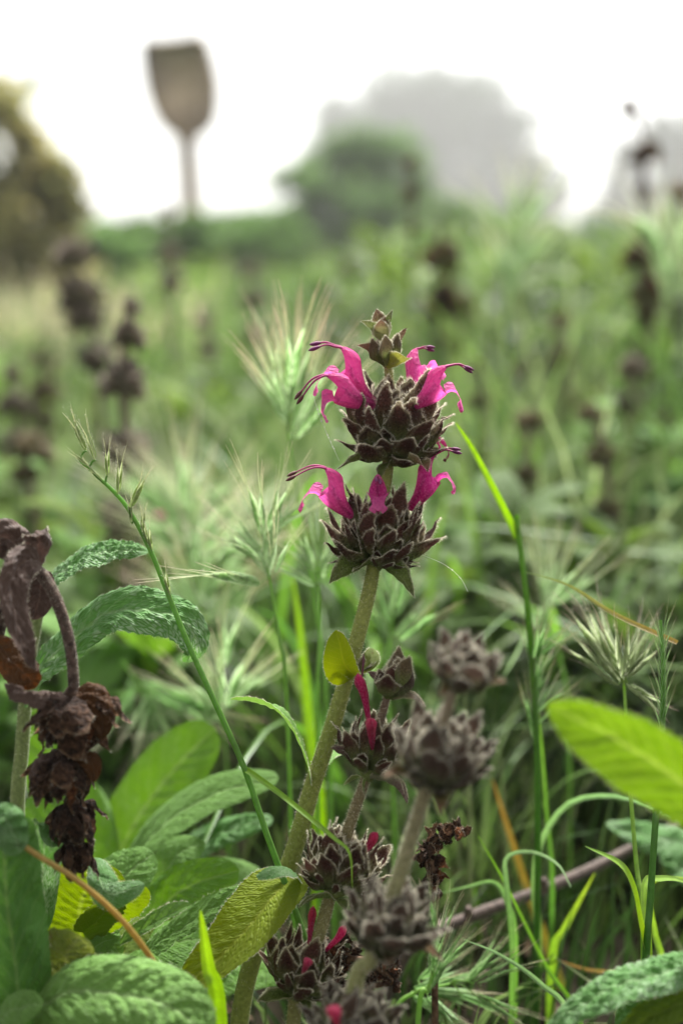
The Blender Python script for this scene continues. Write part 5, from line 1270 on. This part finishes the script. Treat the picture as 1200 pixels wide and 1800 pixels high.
# ------------------------------------------------------------------ trees and shrubs
def tree(name, label, cat, base, clumps, leaf_s, n, cols, trunk_r, seed, group=None, trunk_col=(.05, .04, .03), elong=1.8, lm=None, spread=.17):
    """clumps: (centre xyz, radii xyz)"""
    r = np.random.default_rng(seed)
    root = thing(name, label, cat, base, group)
    base = np.asarray(base, float)
    cen = np.mean([c for c, _ in clumps], 0)
    mb = MB()
    topz = base + (cen - base) * np.array([.5, .5, .6])
    mb.tube([base - Z * .05, base + (topz - base) * .5, topz], [trunk_r, trunk_r * .8, trunk_r * .55], n=14, seg=9, col=trunk_col)
    for c, R in clumps:
        c = np.asarray(c, float)
        s0 = base + (topz - base) * r.uniform(.4, 1)
        mb.tube([s0, (s0 + c) / 2 + r.normal(0, .1, 3) * np.linalg.norm(c - s0) * .4, c], [trunk_r * .4, trunk_r * .25, trunk_r * .08], n=10, seg=6, col=trunk_col)
    built(root, 'trunk', mb, [M_BARK])
    vol = np.array([R[0] * R[1] * R[2] for _, R in clumps])**(2 / 3); vol = vol / vol.sum()
    mb = MB()
    for (c, R), f in zip(clumps, vol):
        k = int(n * f)
        # several sub-clumps per limb: uneven outline
        m = max(7, k // 90)
        sc = unit(r.normal(0, 1, (m, 3))) * (r.random((m, 1))**(1 / 3)) * .85
        i = r.integers(0, m, k)
        q = sc[i] + r.normal(0, spread, (k, 3))
        p = np.asarray(c) + q * np.asarray(R)
        d = unit(r.normal(0, 1, (k, 3)) + np.array([0, 0, -.3])); s = unit(np.cross(d, r.normal(0, 1, (k, 3))))
        L = leaf_s * r.uniform(.6, 1.4, (k, 1)); W = L / elong / 2
        v = np.stack([p - d * L / 2, p + s * W, p + d * L / 2, p - s * W], 1)
        cc = np.asarray(cols)[r.integers(0, len(cols), k)] * (r.uniform(.7, 1.3, (m, 1))[i]) * r.uniform(.8, 1.2, (k, 1))
        mb.add(v.reshape(-1, 3), quads=np.arange(k * 4).reshape(-1, 4), col=np.repeat(cc, 4, 0))
    built(root, 'crown', mb, [lm or M_TREE])
    return root

def px_clumps(spots, d, depth=1.0):
    out = []
    for x, y, rx, ry in spots:
        out.append((P(x, y, d) + FWD * RNG.normal(0, .2) * rx * .0004 * d, (rx * .0004 * d, rx * .0004 * d * depth, ry * .0004 * d)))
    return out
def gpx(px, d):
    p = P(px, 430, d); return (p[0], p[1], 0)
GREY = [(.04, .06, .035), (.05, .07, .045)]
d = 85
tree('broadleaf_tree', 'tall round-crowned tree fading grey in the fog', 'tree', gpx(760, d), px_clumps([(715, 185, 105, 85), (770, 210, 100, 78), (620, 235, 90, 85), (830, 215, 100, 82), (905, 280, 95, 92), (760, 290, 120, 95), (650, 320, 95, 85), (945, 365, 75, 70), (700, 390, 130, 70), (850, 390, 130, 70)], d), .55, 20000, GREY, .45, 1)
d = 78
tree('broadleaf_tree', 'fog-grey tree partly behind the thin dried stems', 'tree', gpx(1170, d), px_clumps([(1145, 270, 70, 65), (1215, 245, 85, 75), (1110, 345, 70, 65), (1200, 350, 95, 75), (1080, 400, 65, 45)], d), .5, 8000, GREY, .4, 2)
d = 13
GRN = [(.08, .15, .040), (.11, .20, .05), (.14, .23, .065)]
tree('bushy_tree', 'wide green bushy tree standing before the foggy round one', 'tree', gpx(630, d), px_clumps([(600, 285, 75, 62), (680, 275, 72, 58), (545, 345, 80, 60), (640, 365, 110, 70), (730, 355, 70, 75), (490, 405, 100, 50), (700, 430, 110, 60), (590, 440, 120, 50), (450, 440, 90, 45), (790, 400, 80, 55), (850, 430, 90, 40)], d), .075, 19000, GRN, .05, 3)
d = 12
tree('shrub', 'low green shrub at the foot of the foggy tree', 'shrub', gpx(830, d), px_clumps([(780, 405, 80, 50), (865, 420, 80, 42), (940, 425, 70, 36)], d), .06, 12000, GRN + [(.14, .2, .06)], .05, 4)
d = 7
for i, (px, lab) in enumerate([(200, 'green hedge bush between the ochre shrub and the paddle'), (320, 'green hedge bush hiding the foot of the paddle post'), (390, 'green hedge bush on the open side of the paddle'), (460, 'grey-green hedge bush touching the dark bushy tree')]):
    h = [394, 388, 394, 382][i]
    tree('hedge_bush', lab, 'bush', gpx(px, d + i * .3), px_clumps([(px - 30, h + 18, 65, 32), (px + 28, h + 16, 60, 34), (px, h + 50, 80, 42), (px - 20, h + 100, 90, 45)], d + i * .3), .04, 7000, GRN, .025, 10 + i)
for i, (px, lab) in enumerate([(1010, 'dim green bush below the bright gap of sky'), (1100, 'dim green bush under the fog-grey tree')]):
    tree('hedge_bush', lab, 'bush', gpx(px, 15), px_clumps([(px - 30, 428, 65, 30), (px + 35, 424, 60, 34)], 15), .07, 7000, GRN, .03, 20 + i)
d = 5.0
OCH = [(.27, .24, .09), (.30, .26, .09), (.23, .22, .085), (.18, .20, .075)]
tree('shrub', 'ochre-leaved shrub with gaps of light at the meadow edge', 'shrub', gpx(10, d), px_clumps([(-30, 230, 85, 75), (40, 235, 50, 55), (100, 300, 45, 45), (-10, 330, 90, 65), (80, 330, 60, 50), (20, 400, 95, 55), (110, 385, 50, 50), (60, 470, 105, 55), (-40, 450, 100, 65)], d), .05, 6000, OCH, .014, 30, lm=M_OCHRE, spread=.26)
mbl = leaf_mb([P(10, 220, d), P(40, 170, d), P(80, 118, d)], .075, CV(-.3, .3, 1), nu=4, nv=16, seed=9)
built(bpy.data.objects['shrub.001'], 'leaf', mbl, [ML_BACK])
# ------------------------------------------------------------------ fog
hb = MB()
X, Y0, Y1, Z0, Z1 = 160, -40, 190, -1.0, 26
cv = [(x, y, z) for z in (Z0, Z1) for y in (Y0, Y1) for x in (-X, X)]
hb.add(cv, quads=[(0, 2, 3, 1), (4, 5, 7, 6), (0, 1, 5, 4), (2, 6, 7, 3), (0, 4, 6, 2), (1, 3, 7, 5)])
hm = bpy.data.materials.new('fog'); hm.use_nodes = True; t = hm.node_tree; t.nodes.clear()
o = t.nodes.new('ShaderNodeOutputMaterial'); pv = t.nodes.new('ShaderNodeVolumePrincipled')
pv.inputs['Color'].default_value = (.95, .95, .94, 1); pv.inputs['Density'].default_value = .0032; pv.inputs['Anisotropy'].default_value = .3
pv.inputs['Density Attribute'].default_value = ''; pv.inputs['Color Attribute'].default_value = ''; pv.inputs['Temperature Attribute'].default_value = ''
t.links.new(pv.outputs[0], o.inputs['Volume'])
hz = lone('haze', 'thin white morning fog filling the air', 'fog', hb, [hm], kind='stuff')
